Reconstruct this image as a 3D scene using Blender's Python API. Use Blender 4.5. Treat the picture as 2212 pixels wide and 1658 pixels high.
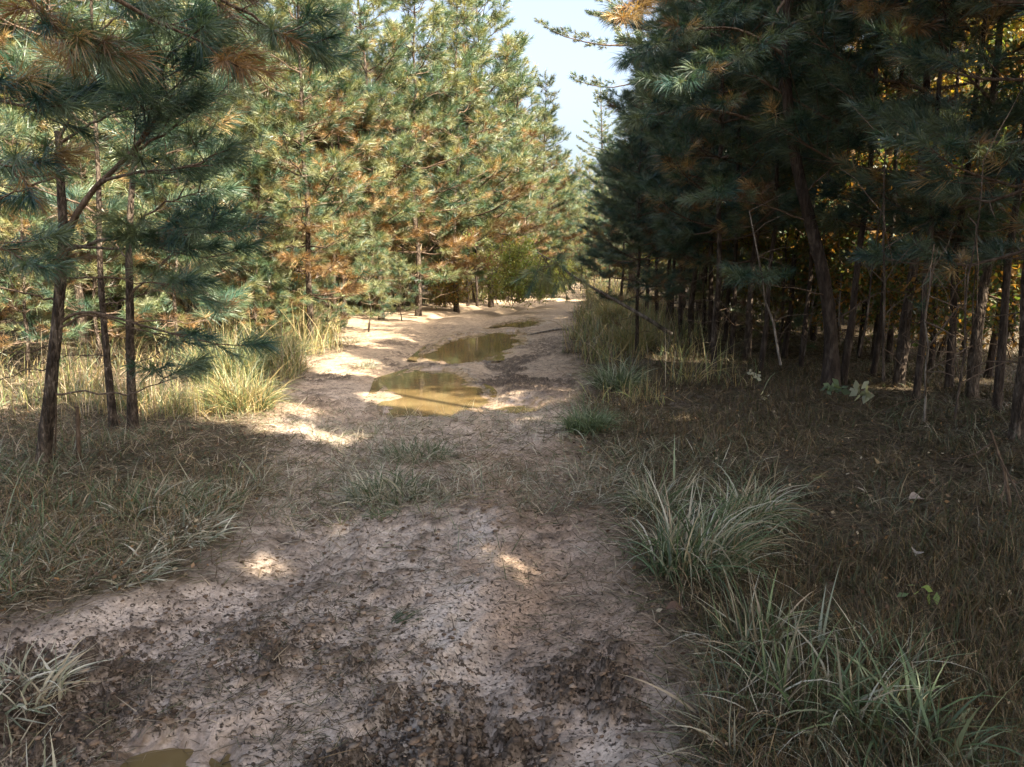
import bpy, math, random
import numpy as np
from mathutils import Vector, Matrix

# ------------------------------------------------------------------ camera, sky, sun, exposure
scene = bpy.context.scene
for o in list(bpy.data.objects): bpy.data.objects.remove(o)
COL = scene.collection
R = math.radians
CAM_H, PITCH, FPX = 1.7, R(9.55), 1598.0          # focal length in units of a 2212 px wide picture
cd = bpy.data.cameras.new('camera'); cam = bpy.data.objects.new('camera', cd); COL.objects.link(cam)
cd.sensor_width = 36; cd.lens = FPX / 2212 * 36; cd.clip_start = 0.05; cd.clip_end = 2000
cam.location = (0, 0, CAM_H); cam.rotation_euler = (R(90) - PITCH, 0, 0)
scene.camera = cam
SUN_AZ, SUN_EL = 130.0, 45.0                        # clockwise from +Y
w = bpy.data.worlds.new('World'); scene.world = w; w.use_nodes = True
nt = w.node_tree; bg = nt.nodes['Background']
sky = nt.nodes.new('ShaderNodeTexSky'); sky.sky_type = 'NISHITA'; sky.sun_disc = False
sky.sun_elevation = R(SUN_EL); sky.sun_rotation = R(SUN_AZ); sky.air_density = 1.0; sky.dust_density = 7.0; sky.ozone_density = 2.0
hs = nt.nodes.new('ShaderNodeHueSaturation'); hs.inputs['Saturation'].default_value = 0.75; hs.inputs['Value'].default_value = 1.1
nt.links.new(sky.outputs[0], hs.inputs['Color']); nt.links.new(hs.outputs[0], bg.inputs[0]); bg.inputs[1].default_value = 0.092
sl = bpy.data.lights.new('sun', 'SUN'); sun = bpy.data.objects.new('sun', sl); COL.objects.link(sun)
sl.energy = 5.0; sl.angle = R(0.5); sl.color = (1.0, 0.89, 0.72)
SUND = Vector((math.sin(R(SUN_AZ)) * math.cos(R(SUN_EL)), math.cos(R(SUN_AZ)) * math.cos(R(SUN_EL)), math.sin(R(SUN_EL))))
sun.rotation_euler = SUND.to_track_quat('Z', 'Y').to_euler()
scene.view_settings.view_transform = 'Standard'; scene.view_settings.look = 'None'
scene.view_settings.exposure = 2.35; scene.view_settings.gamma = 1.0
scene.render.engine = 'CYCLES'
cy = scene.cycles
cy.max_bounces = 6; cy.diffuse_bounces = 3; cy.glossy_bounces = 2; cy.transmission_bounces = 3; cy.transparent_max_bounces = 4
cy.sample_clamp_indirect = 4.0

rng = np.random.default_rng(7)
random.seed(7)

# ------------------------------------------------------------------ helpers
def ray(u, v):
    x = (u - 1106) / FPX; y = -(v - 829) / FPX
    c, s = math.cos(PITCH), math.sin(PITCH)
    return np.array([x, c + y * s, -s + y * c])
def G(u, v, z=0.0):                                  # where the sight line meets level ground
    d = ray(u, v); t = (z - CAM_H) / d[2]
    return np.array([d[0] * t, d[1] * t, z])
def P(u, v, Y):                                      # point of the sight line at distance Y
    d = ray(u, v); t = Y / d[1]
    return np.array([d[0] * t, Y, CAM_H + d[2] * t])

def setp(o, label=None, cat=None, group=None, kind=None):
    if label: o['label'] = label
    if cat: o['category'] = cat
    if group: o['group'] = group
    if kind: o['kind'] = kind
    return o
def empty(name, loc, rz=0.0, **k):
    o = bpy.data.objects.new(name, None); COL.objects.link(o); o.location = tuple(loc); o.rotation_euler = (0, 0, rz)
    o.empty_display_size = 0.2
    return setp(o, **k)
def copy_tree(o, parent=None):
    c = o.copy(); COL.objects.link(c); c.parent = parent
    for ch in list(o.children): copy_tree(ch, c)
    return c

_tab = np.random.default_rng(3).random((256, 256))
def vnoise(x, y):
    xi = np.floor(x).astype(np.int64); yi = np.floor(y).astype(np.int64)
    fx = x - xi; fy = y - yi
    fx = fx * fx * fx * (fx * (fx * 6 - 15) + 10); fy = fy * fy * fy * (fy * (fy * 6 - 15) + 10)
    a = _tab[xi & 255, yi & 255]; b = _tab[(xi + 1) & 255, yi & 255]
    c = _tab[xi & 255, (yi + 1) & 255]; d = _tab[(xi + 1) & 255, (yi + 1) & 255]
    return (a * (1 - fx) + b * fx) * (1 - fy) + (c * (1 - fx) + d * fx) * fy
def fbm(x, y, oct=4, gain=0.5, off=0.0):
    s = 0; a = 1; t = 0
    for i in range(oct):
        ca, sa = math.cos(0.7 * i + off), math.sin(0.7 * i + off)
        s = s + a * vnoise(x * ca - y * sa + 17.3 * i + off, x * sa + y * ca + 9.1 * i - off); t += a
        x = x * 2.03; y = y * 2.03; a *= gain
    return s / t
def sst(x, a, b):
    t = np.clip((x - a) / (b - a), 0, 1); return t * t * (3 - 2 * t)
def nrm(v):
    return v / np.maximum(np.linalg.norm(v, axis=-1, keepdims=True), 1e-9)

class MB:                                            # collects tubes and strips, links them as ONE mesh object
    def __init__(s): s.v = []; s.f = {3: [], 4: []}; s.m = {3: [], 4: []}; s.c = []; s.n = 0
    def add(s, v, f, col, mat=0):
        v = np.asarray(v, float).reshape(-1, 3); f = np.asarray(f, np.int64)
        k = f.shape[1]; s.v.append(v); s.f[k].append(f + s.n); s.m[k].append(np.full(len(f), mat, np.int32))
        col = np.asarray(col, float)
        if col.ndim == 1: col = np.tile(col[:3], (len(v), 1))
        s.c.append(col); s.n += len(v)
    def tube(s, pts, rad, sides=6, col=(1, 1, 1), mat=0, rough=0.0):
        pts = np.asarray(pts, float); n = len(pts)
        rad = np.broadcast_to(np.asarray(rad, float), (n,))
        tan = nrm(np.gradient(pts, axis=0))
        up = np.array([0.31, 0.95, 0.05]) if abs(tan[0][1]) < 0.9 else np.array([1., 0, 0])
        a = nrm(np.cross(tan, up)); b = np.cross(tan, a)
        ang = np.linspace(0, 2 * math.pi, sides, endpoint=False)
        rr = rad[:, None] * np.ones(sides)
        if rough: rr = rr * (1 + rough * (rng.random((n, sides)) - 0.5))
        v = pts[:, None] + a[:, None] * (np.cos(ang) * rr)[..., None] + b[:, None] * (np.sin(ang) * rr)[..., None]
        i = np.arange(n - 1)[:, None] * sides; j = np.arange(sides)[None]; k = (j + 1) % sides
        f = np.stack([i + j, i + k, i + sides + k, i + sides + j], -1).reshape(-1, 4)
        base = s.n; s.add(np.vstack([v.reshape(-1, 3), pts[-1] + tan[-1] * rad[-1] * 0.5]), f, col, mat)
        o = base + (n - 1) * sides
        s.f[3].append(np.array([[o + q, o + (q + 1) % sides, base + n * sides] for q in range(sides)])); s.m[3].append(np.full(sides, mat, np.int32))
    def build(s, name, mats, parent=None, smooth=False):
        me = bpy.data.meshes.new(name)
        v = np.vstack(s.v).astype(np.float32); c = np.vstack(s.c).astype(np.float32)
        f3 = np.vstack(s.f[3]) if s.f[3] else np.zeros((0, 3), np.int64); f4 = np.vstack(s.f[4]) if s.f[4] else np.zeros((0, 4), np.int64)
        me.vertices.add(len(v)); me.vertices.foreach_set('co', v.ravel())
        loops = np.concatenate([f3.ravel(), f4.ravel()]).astype(np.int32)
        me.loops.add(len(loops)); me.loops.foreach_set('vertex_index', loops)
        nf = len(f3) + len(f4); me.polygons.add(nf)
        st = np.concatenate([np.arange(len(f3)) * 3, len(f3) * 3 + np.arange(len(f4)) * 4]).astype(np.int32)
        me.polygons.foreach_set('loop_start', st)
        mi = np.concatenate(([np.zeros(0, np.int32)] + s.m[3] + s.m[4]))
        me.polygons.foreach_set('material_index', mi.astype(np.int32))
        if smooth: me.polygons.foreach_set('use_smooth', np.ones(nf, bool))
        at = me.color_attributes.new('Col', 'FLOAT_COLOR', 'POINT')
        at.data.foreach_set('color', np.hstack([c, np.ones((len(c), 1), np.float32)]).ravel())
        me.update(calc_edges=True)
        for m in (mats if isinstance(mats, (list, tuple)) else [mats]): me.materials.append(m)
        o = bpy.data.objects.new(name, me); COL.objects.link(o); o.parent = parent
        return o

# ------------------------------------------------------------------ materials
def mat(name):
    m = bpy.data.materials.new(name); m.use_nodes = True; n = m.node_tree; n.nodes.clear()
    return m, n, n.nodes.new('ShaderNodeOutputMaterial')
def leaf_mat(name, rough=0.5, trans=0.25, spec=0.5, tint=(1.3, 1.25, 0.6)):
    m, n, out = mat(name)
    a = n.nodes.new('ShaderNodeAttribute'); a.attribute_name = 'Col'
    p = n.nodes.new('ShaderNodeBsdfPrincipled'); p.inputs['Roughness'].default_value = rough; p.inputs['Specular IOR Level'].default_value = spec
    t = n.nodes.new('ShaderNodeBsdfTranslucent'); mx = n.nodes.new('ShaderNodeMixShader'); mx.inputs[0].default_value = trans
    vm = n.nodes.new('ShaderNodeVectorMath'); vm.operation = 'MULTIPLY'; vm.inputs[1].default_value = tint
    n.links.new(a.outputs['Color'], p.inputs['Base Color']); n.links.new(a.outputs['Color'], vm.inputs[0]); n.links.new(vm.outputs[0], t.inputs[0])
    n.links.new(p.outputs[0], mx.inputs[1]); n.links.new(t.outputs[0], mx.inputs[2]); n.links.new(mx.outputs[0], out.inputs[0])
    return m
def bark_mat(name, c0, c1, c2, scale=9.0, bump=0.6):
    m, n, out = mat(name)
    tc = n.nodes.new('ShaderNodeTexCoord'); mp = n.nodes.new('ShaderNodeMapping'); mp.inputs['Scale'].default_value = (1, 1, 0.28)
    n.links.new(tc.outputs['Object'], mp.inputs[0])
    no = n.nodes.new('ShaderNodeTexNoise'); no.inputs['Scale'].default_value = scale * 1.5; no.inputs['Detail'].default_value = 6; no.inputs['Roughness'].default_value = 0.65
    vo = n.nodes.new('ShaderNodeTexVoronoi'); vo.inputs['Scale'].default_value = scale * 3.2; vo.feature = 'DISTANCE_TO_EDGE'
    n.links.new(mp.outputs[0], no.inputs[0]); n.links.new(mp.outputs[0], vo.inputs[0])
    cr = n.nodes.new('ShaderNodeValToRGB'); e = cr.color_ramp.elements
    e[0].position = 0.32; e[0].color = (*c0, 1); e[1].position = 0.68; e[1].color = (*c2, 1); q = cr.color_ramp.elements.new(0.5); q.color = (*c1, 1)
    n.links.new(no.outputs['Fac'], cr.inputs[0])
    p = n.nodes.new('ShaderNodeBsdfPrincipled'); p.inputs['Roughness'].default_value = 0.9; p.inputs['Specular IOR Level'].default_value = 0.2
    ma = n.nodes.new('ShaderNodeMath'); ma.operation = 'MULTIPLY_ADD'; ma.inputs[1].default_value = 2.0
    n.links.new(vo.outputs[0], ma.inputs[0]); n.links.new(no.outputs['Fac'], ma.inputs[2])
    b = n.nodes.new('ShaderNodeBump'); b.inputs['Strength'].default_value = bump; b.inputs['Distance'].default_value = 0.03
    n.links.new(ma.outputs[0], b.inputs['Height']); n.links.new(b.outputs[0], p.inputs['Normal'])
    n.links.new(cr.outputs[0], p.inputs['Base Color']); n.links.new(p.outputs[0], out.inputs[0])
    return m
M_NEEDLE = leaf_mat('pine_needles', 0.40, 0.26, 0.6, (1.45, 1.25, 0.55))
M_LEAF = leaf_mat('broad_leaves', 0.45, 0.5, 0.5, (1.5, 1.3, 0.5))
M_GRASS = leaf_mat('grass_blades', 0.5, 0.2, 0.45, (1.2, 1.15, 0.7))
M_STRAW = leaf_mat('dry_straw', 0.7, 0.1, 0.3, (1.1, 1.0, 0.8))
M_BARK = bark_mat('pine_bark', (0.025, 0.018, 0.013), (0.075, 0.055, 0.04), (0.21, 0.165, 0.125), 12, 1.0)
M_BARKG = bark_mat('grey_bark', (0.06, 0.05, 0.04), (0.15, 0.125, 0.10), (0.30, 0.26, 0.21))
M_BARKSHADE = bark_mat('shaded_pine_bark', (0.018, 0.013, 0.010), (0.045, 0.032, 0.024), (0.11, 0.085, 0.065))  # pine bark darkened so the trunks carry painted-in shade
M_TWIG = bark_mat('twig_bark', (0.045, 0.03, 0.02), (0.11, 0.075, 0.05), (0.20, 0.15, 0.11), 20, 0.3)

def ground_mat():
    m, n, out = mat('ground_soil')
    a = n.nodes.new('ShaderNodeAttribute'); a.attribute_name = 'Col'
    r = n.nodes.new('ShaderNodeAttribute'); r.attribute_name = 'Wet'
    tc = n.nodes.new('ShaderNodeTexCoord')
    n1 = n.nodes.new('ShaderNodeTexNoise'); n1.inputs['Scale'].default_value = 60; n1.inputs['Detail'].default_value = 8; n1.inputs['Roughness'].default_value = 0.7
    n2 = n.nodes.new('ShaderNodeTexNoise'); n2.inputs['Scale'].default_value = 14; n2.inputs['Detail'].default_value = 6; n2.inputs['Roughness'].default_value = 0.6
    for q in (n1, n2): n.links.new(tc.outputs['Object'], q.inputs[0])
    cr = n.nodes.new('ShaderNodeValToRGB'); e = cr.color_ramp.elements
    e[0].position = 0.36; e[0].color = (0.68, 0.64, 0.60, 1); e[1].position = 0.62; e[1].color = (1.15, 1.12, 1.1, 1)
    n.links.new(n1.outputs['Fac'], cr.inputs[0])
    mx = n.nodes.new('ShaderNodeVectorMath'); mx.operation = 'MULTIPLY'
    n.links.new(a.outputs['Color'], mx.inputs[0]); n.links.new(cr.outputs[0], mx.inputs[1])
    p = n.nodes.new('ShaderNodeBsdfPrincipled'); n.links.new(mx.outputs[0], p.inputs['Base Color'])
    # wet attribute: 0 dry -> 1 wet film
    rr = n.nodes.new('ShaderNodeMapRange'); rr.inputs['To Min'].default_value = 0.92; rr.inputs['To Max'].default_value = 0.10
    ad = n.nodes.new('ShaderNodeMath'); ad.operation = 'MULTIPLY_ADD'; ad.inputs[1].default_value = 0.5; ad.inputs[2].default_value = -0.25
    sm = n.nodes.new('ShaderNodeMath'); sm.operation = 'ADD'
    n.links.new(n2.outputs['Fac'], ad.inputs[0]); n.links.new(ad.outputs[0], sm.inputs[0]); n.links.new(r.outputs['Fac'], sm.inputs[1])
    n.links.new(sm.outputs[0], rr.inputs['Value']); n.links.new(rr.outputs[0], p.inputs['Roughness'])
    p.inputs['Specular IOR Level'].default_value = 0.5
    ch = n.nodes.new('ShaderNodeAttribute'); ch.attribute_name = 'Churn'
    mp = n.nodes.new('ShaderNodeMapping'); mp.inputs['Scale'].default_value = (1, 1.35, 1); mp.inputs['Rotation'].default_value = (0, 0, 0.25); n.links.new(tc.outputs['Object'], mp.inputs[0])
    def crumb(scale, thr, gain):
        k = n.nodes.new('ShaderNodeTexNoise'); k.inputs['Scale'].default_value = scale; k.inputs['Detail'].default_value = 5; k.inputs['Roughness'].default_value = 0.62; k.inputs['Distortion'].default_value = 0.15
        n.links.new(mp.outputs[0], k.inputs[0])
        q = n.nodes.new('ShaderNodeMath'); q.operation = 'MULTIPLY_ADD'; q.inputs[1].default_value = gain; n.links.new(ch.outputs['Fac'], q.inputs[0]); n.links.new(k.outputs['Fac'], q.inputs[2])
        m_ = n.nodes.new('ShaderNodeMapRange'); m_.interpolation_type = 'SMOOTHSTEP'; m_.inputs['From Min'].default_value = thr; m_.inputs['From Max'].default_value = thr + 0.045; n.links.new(q.outputs[0], m_.inputs['Value'])
        return m_.outputs[0]
    a1 = crumb(27, 0.675, 0.135); a2 = crumb(60, 0.655, 0.125)
    mxm = n.nodes.new('ShaderNodeMath'); mxm.operation = 'MAXIMUM'; n.links.new(a1, mxm.inputs[0]); n.links.new(a2, mxm.inputs[1])
    gate = n.nodes.new('ShaderNodeMapRange'); gate.inputs['From Max'].default_value = 0.15; n.links.new(ch.outputs['Fac'], gate.inputs['Value'])
    K = n.nodes.new('ShaderNodeMath'); K.operation = 'MULTIPLY'; n.links.new(mxm.outputs[0], K.inputs[0]); n.links.new(gate.outputs[0], K.inputs[1])
    cb = n.nodes.new('ShaderNodeValToRGB'); e = cb.color_ramp.elements; e[0].position = 0.3; e[0].color = (0.030, 0.020, 0.012, 1); e[1].position = 0.7; e[1].color = (0.13, 0.088, 0.055, 1)
    n.links.new(n1.outputs['Fac'], cb.inputs[0])
    mc = n.nodes.new('ShaderNodeMix'); mc.data_type = 'RGBA'; n.links.new(K.outputs[0], mc.inputs[0]); n.links.new(mx.outputs[0], mc.inputs[6]); n.links.new(cb.outputs[0], mc.inputs[7])
    n.links.new(mc.outputs[2], p.inputs['Base Color'])
    rk = n.nodes.new('ShaderNodeMath'); rk.operation = 'MAXIMUM'; kk = n.nodes.new('ShaderNodeMath'); kk.operation = 'MULTIPLY'; kk.inputs[1].default_value = 0.75
    n.links.new(K.outputs[0], kk.inputs[0]); n.links.new(kk.outputs[0], rk.inputs[0]); n.links.new(rr.outputs[0], rk.inputs[1]); n.links.new(rk.outputs[0], p.inputs['Roughness'])
    b = n.nodes.new('ShaderNodeBump'); b.inputs['Distance'].default_value = 0.010
    bs = n.nodes.new('ShaderNodeMapRange'); bs.inputs['To Min'].default_value = 1.0; bs.inputs['To Max'].default_value = 0.15
    n.links.new(r.outputs['Fac'], bs.inputs['Value']); n.links.new(bs.outputs[0], b.inputs['Strength'])
    b2 = n.nodes.new('ShaderNodeBump'); b2.inputs['Distance'].default_value = 0.028; b2.inputs['Strength'].default_value = 1.0
    n.links.new(K.outputs[0], b2.inputs['Height']); n.links.new(b.outputs[0], b2.inputs['Normal'])
    n.links.new(n1.outputs['Fac'], b.inputs['Height']); n.links.new(b2.outputs[0], p.inputs['Normal'])
    n.links.new(p.outputs[0], out.inputs[0])
    return m
def water_mat():
    m, n, out = mat('muddy_water')
    tc = n.nodes.new('ShaderNodeTexCoord')
    no = n.nodes.new('ShaderNodeTexNoise'); no.inputs['Scale'].default_value = 2.5; no.inputs['Detail'].default_value = 4
    n.links.new(tc.outputs['Object'], no.inputs[0])
    cr = n.nodes.new('ShaderNodeValToRGB'); e = cr.color_ramp.elements
    e[0].position = 0.35; e[0].color = (0.115, 0.080, 0.034, 1); e[1].position = 0.7; e[1].color = (0.19, 0.138, 0.066, 1)
    n.links.new(no.outputs['Fac'], cr.inputs[0])
    p = n.nodes.new('ShaderNodeBsdfPrincipled'); p.inputs['Roughness'].default_value = 0.03; p.inputs['IOR'].default_value = 1.33
    b = n.nodes.new('ShaderNodeBump'); b.inputs['Strength'].default_value = 0.05; b.inputs['Distance'].default_value = 0.02
    n3 = n.nodes.new('ShaderNodeTexNoise'); n3.inputs['Scale'].default_value = 9; n.links.new(tc.outputs['Object'], n3.inputs[0])
    n.links.new(n3.outputs['Fac'], b.inputs['Height']); n.links.new(b.outputs[0], p.inputs['Normal'])
    n.links.new(cr.outputs[0], p.inputs['Base Color']); n.links.new(p.outputs[0], out.inputs[0])
    return m
M_GROUND = ground_mat(); M_WATER = water_mat()

# ------------------------------------------------------------------ ground: one sheet to the horizon
EL = np.array([G(-420, 1760), G(-330, 1560), G(-160, 1400), G(150, 1310), G(400, 1250), G(510, 1170), G(560, 1040), G(570, 930), G(600, 850), G(720, 755), G(735, 715), G(700, 690), G(860, 668), G(1110, 645), G(1200, 624), G(1246, 612), G(1250, 598), G(1260, 585)])
ER = np.array([G(1500, 1760), G(1500, 1600), G(1480, 1380), G(1330, 1150), G(1270, 1000), G(1230, 900), G(1230, 800), G(1250, 720), G(1245, 680), G(1262, 650), G(1262, 628), G(1262, 615), G(1252, 600), G(1256, 585)])
def edge_d(x, y):                                    # >0 inside the track, metres from its nearer edge
    l = np.interp(y, EL[:, 1], EL[:, 0]); r = np.interp(y, ER[:, 1], ER[:, 0])
    return np.minimum(x - l, r - x) + 0.5 * np.clip(y / 8, 0.5, 1.5) * (fbm(x * 0.9 + 31, y * 0.9, 4, 0.6) - 0.5) * 1.6
def inside(poly, x, y):                              # smooth 0..1 distance-like mask of a polygon
    poly = np.asarray(poly)[:, :2]; d = np.full(np.shape(x), 1e9); c = np.zeros(np.shape(x), bool)
    for i in range(len(poly)):
        x0, y0 = poly[i - 1]; x1, y1 = poly[i]
        t = np.clip(((x - x0) * (x1 - x0) + (y - y0) * (y1 - y0)) / ((x1 - x0) ** 2 + (y1 - y0) ** 2 + 1e-9), 0, 1)
        d = np.minimum(d, np.hypot(x - x0 - t * (x1 - x0), y - y0 - t * (y1 - y0)))
        c ^= ((y0 > y) != (y1 > y)) & (x < (x1 - x0) * (y - y0) / (y1 - y0 + 1e-12) + x0)
    return np.where(c, d, -d)
PUD = [[G(*p) for p in q] for q in (
    [(815, 862), (845, 838), (850, 806), (900, 790), (980, 792), (995, 815), (1020, 826), (1040, 850), (1025, 876), (955, 896), (848, 893)],
    [(915, 768), (945, 742), (1000, 722), (1110, 712), (1118, 735), (1085, 752), (1060, 768), (975, 782)],
    [(250, 1650), (300, 1605), (370, 1580), (430, 1620), (425, 1720), (250, 1720)],
    [(470, 1640), (520, 1590), (560, 1585), (560, 1630), (520, 1690), (470, 1700)],
    [(1080, 872), (1120, 862), (1160, 868), (1120, 884)],
    [(1060, 702), (1150, 686), (1175, 692), (1120, 706)],
)]
WZS = [-0.085, -0.070, -0.085, -0.091, -0.075, -0.060]
def height(x, y):
    d = edge_d(x, y); r2 = np.hypot(x, y)
    inn = sst(d, -0.25, 0.35); fine = np.clip(1.6 - y / 14, 0.25, 1) if np.ndim(y) else 1
    h = 0.10 * (fbm(x * 0.35, y * 0.35, 3) - 0.5) + 0.05 * (1 - inn)
    h = h * sst(r2, 200, 20)
    cen = 0.5 * (np.interp(y, EL[:, 1], EL[:, 0]) + np.interp(y, ER[:, 1], ER[:, 0]))
    rut = np.exp(-((x - cen - 0.85) / 0.28) ** 2) + np.exp(-((x - cen + 0.75) / 0.28) ** 2)
    h = h + 0.055 * (fbm((x - cen) * 7, y * 0.7, 3, 0.5, 8.0) - 0.5) * inn * sst(y, 12, 5)
    h = h - 0.095 * rut * inn * sst(y, 0, 3) * sst(y, 40, 25)
    churn = sst(fbm(x * 1.1 + 5, y * 0.8, 4, 0.6), 0.40, 0.56) * inn * sst(y, 30, 8) * (1 - 0.8 * sst(y, 2.7, 3.5) * sst(y, 10.5, 9))
    c1 = fbm(x * 11, y * 16, 4, 0.62, 1.0)
    c2 = fbm(x * 26, y * 36, 3, 0.55, 2.0)
    h = h + fine * (0.25 + churn) * inn * (1 + 0.5 * sst(y, 3.6, 2.4)) * (0.034 * (sst(c1, 0.50, 0.58) * (0.6 + 0.8 * c2) - 0.3) + 0.017 * (sst(c2, 0.50, 0.60) - 0.3))
    h = h + (1 - inn) * 0.05 * (fbm(x * 3, y * 3, 3, 0.5, 3.0) - 0.5)
    w2 = x * 0 - 9.0; WZ = x * 0 - 0.045
    jx = 0.55 * (fbm(x * 2.2, y * 2.2, 4, 0.6, 4.0) - 0.5); jy = 0.55 * (fbm(x * 2.2, y * 2.2, 4, 0.6, 5.0) - 0.5)
    for i, q in enumerate(PUD):
        a = inside(q, x + jx, y + jy); WZ = np.where(a > w2, WZS[i], WZ); w2 = np.maximum(w2, a)
    wm = sst(w2, -0.30, 0.12)
    h = h * (1 - wm) + wm * (WZ - 0.03 + 0.03 * fbm(x * 5, y * 5, 3)) + sst(w2, -0.30, -0.1) * (1 - sst(w2, -0.1, 0.05)) * 0.015
    return h, d, inn, churn, c1, c2, w2
def gz(x, y):
    return height(np.atleast_1d(np.asarray(x, float)), np.atleast_1d(np.asarray(y, float)))[0]

def spread(a, b, s0, gr):                            # coordinates with spacing growing outward
    out = [a]; s = s0
    while out[-1] < b: out.append(out[-1] + s); s = s0 + gr * (out[-1] - a)
    return np.array(out)
gx = np.concatenate([-spread(3.2, 600, 0.013, 0.03)[::-1], np.arange(-3.187, 3.0, 0.013), spread(3.0, 600, 0.013, 0.03)])
gy = np.concatenate([-spread(-1.9, 500, 0.08, 0.08)[::-1][:-1], spread(1.9, 700, 0.0085, 0.0045)])
X, Y = np.meshgrid(gx, gy); X = X.ravel(); Y = Y.ravel()
H, D, INN, CH, C1, C2, W2 = height(X, Y)
pale = np.array([0.50, 0.415, 0.34]); brown = np.array([0.085, 0.060, 0.040]); litter = np.array([0.060, 0.044, 0.026]); warm = np.array([0.45, 0.345, 0.235]); clay = np.array([0.40, 0.295, 0.215])
t1 = fbm(X * 0.7, Y * 0.7, 3, 0.5, 6.0); t2 = fbm(X * 5, Y * 5, 4, 0.6, 7.0)
c = pale * (1 - sst(t1, 0.4, 0.65))[:, None] + clay * sst(t1, 0.4, 0.65)[:, None]
far = sst(Y, 6, 14)[:, None]; c = c * (1 - far) + warm * far
br = np.clip((0.25 + 0.65 * CH) * sst(C1, 0.49, 0.56) + 0.65 * sst(C2, 0.50, 0.58) * (0.35 + 0.65 * CH) + sst(t2, 0.55, 0.72) * 0.3, 0, 0.95) * sst(Y, 40, 8)
c = c * (1 - br[:, None]) + brown * br[:, None]
gl = (1 - INN)[:, None] * (0.90 + 0.10 * sst(t2, 0.35, 0.65)[:, None]); c = c * (1 - gl) + (litter * (0.7 + 0.9 * t2[:, None])) * gl
wet = np.clip(0.25 + 0.75 * sst(t1, 0.62, 0.40), 0, 1) * INN * sst(C1, 0.56, 0.42) * sst(Y, 9, 4) * (1 - 0.8 * br)
SA, SB = G(1030, 1180), G(870, 1640)
sx = SA[0] + (SB[0] - SA[0]) * np.clip((Y - SA[1]) / (SB[1] - SA[1]), 0, 1); strip = np.exp(-((X - sx - 0.12 * (t1 - .5)) / 0.16) ** 2) * sst(Y, 5.6, 4.6) * sst(t2, 0.35, 0.5)
wet = np.maximum(wet * 0.8, strip); c = c * (1 - 0.35 * strip[:, None]) + np.array([0.55, 0.50, 0.44]) * 0.35 * strip[:, None]  # wet film; sky sheen also painted in as paler mud
wet = np.maximum(wet, sst(W2, -0.45, -0.05) * 0.9)
wl = (sst(W2, -0.3, 0.0) * 0.45)[:, None]; c = c * (1 - wl) + np.array([0.22, 0.15, 0.09]) * wl
nx, ny = len(gx), len(gy)
gm = MB(); ii = (np.arange(ny - 1)[:, None] * nx + np.arange(nx - 1)[None]).ravel()
gm.add(np.stack([X, Y, H], 1), np.stack([ii, ii + 1, ii + nx + 1, ii + nx], 1), c)
ground = gm.build('ground', M_GROUND, smooth=True); setp(ground, kind='structure')
wa = ground.data.attributes.new('Wet', 'FLOAT', 'POINT'); wa.data.foreach_set('value', wet.astype(np.float32))
wa = ground.data.attributes.new('Churn', 'FLOAT', 'POINT'); wa.data.foreach_set('value', (INN * (0.55 + 0.45 * CH) * (1 - 0.35 * sst(Y, 3.2, 4.5) * sst(Y, 10.5, 9)) * sst(Y, 26, 9) * sst(W2, 0.0, -0.12)).astype(np.float32))
del X, Y, H, D, INN, CH, C1, C2, W2, c, br, gl, wet
from mathutils.geometry import tessellate_polygon
for i, q in enumerate(PUD):
    q = np.array(q)[:, :2]; nx_ = np.roll(q, -1, 0) - np.roll(q, 1, 0); nn = nrm(np.stack([nx_[:, 1], -nx_[:, 0]], 1))
    if np.dot(nn[0], q[0] - q.mean(0)) < 0: nn = -nn
    q = q + nn * (0.30 if i in (0, 1) else 0.07); m = MB()
    tri = tessellate_polygon([[Vector((a, b, 0)) for a, b in q]])
    m.add([[a, b, WZS[i]] for a, b in q], [list(t) for t in tri], (1, 1, 1))
    setp(m.build('water', M_WATER), kind='structure')

# ------------------------------------------------------------------ foliage generators
def needles(mb, A, Dv, n, L, wd, cols, spreadang=48, curved=False, droop=0.12, r=rng):
    T = len(A)
    if T == 0: return
    A = np.repeat(A, n, 0); Dv = np.repeat(Dv, n, 0); C = np.repeat(cols, n, 0); N = T * n
    t = r.random((N, 1)) ** 0.7; ax = nrm(Dv)
    rv = nrm(r.normal(size=(N, 3))); pe = nrm(np.cross(ax, rv))
    th = np.radians(spreadang * (1.25 - 0.75 * t) + r.normal(size=(N, 1)) * 9)
    d = nrm(ax * np.cos(th) + pe * np.sin(th) + np.array([0, 0, -droop]))
    ln = L * (0.7 + 0.45 * r.random((N, 1))) * np.repeat(0.62 + 0.5 * r.random((T, 1)), n, 0); b = A + Dv * t
    sd = nrm(np.cross(d, nrm(r.normal(size=(N, 3))))) * wd * 0.5
    C = C * (0.75 + 0.5 * r.random((N, 1)))
    if curved:
        mid = b + d * ln * 0.55; tip = mid + nrm(d + np.array([0, 0, -0.28])) * ln * 0.45
        v = np.stack([b - sd, b + sd, mid + sd * 0.9, mid - sd * 0.9, tip], 1).reshape(-1, 3)
        i = np.arange(N)[:, None] * 5; Cc = np.repeat(C, 5, 0)
        base = mb.n
        mb.add(v, i + np.array([[0, 1, 2, 3]]), Cc)
        mb.f[3].append(base + i + np.array([[3, 2, 4]])); mb.m[3].append(np.zeros(N, np.int32))
    else:
        v = np.stack([b - sd, b + sd, b + d * ln + sd * 0.15], 1).reshape(-1, 3)
        mb.add(v, np.arange(N * 3).reshape(-1, 3), np.repeat(C, 3, 0))

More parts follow.
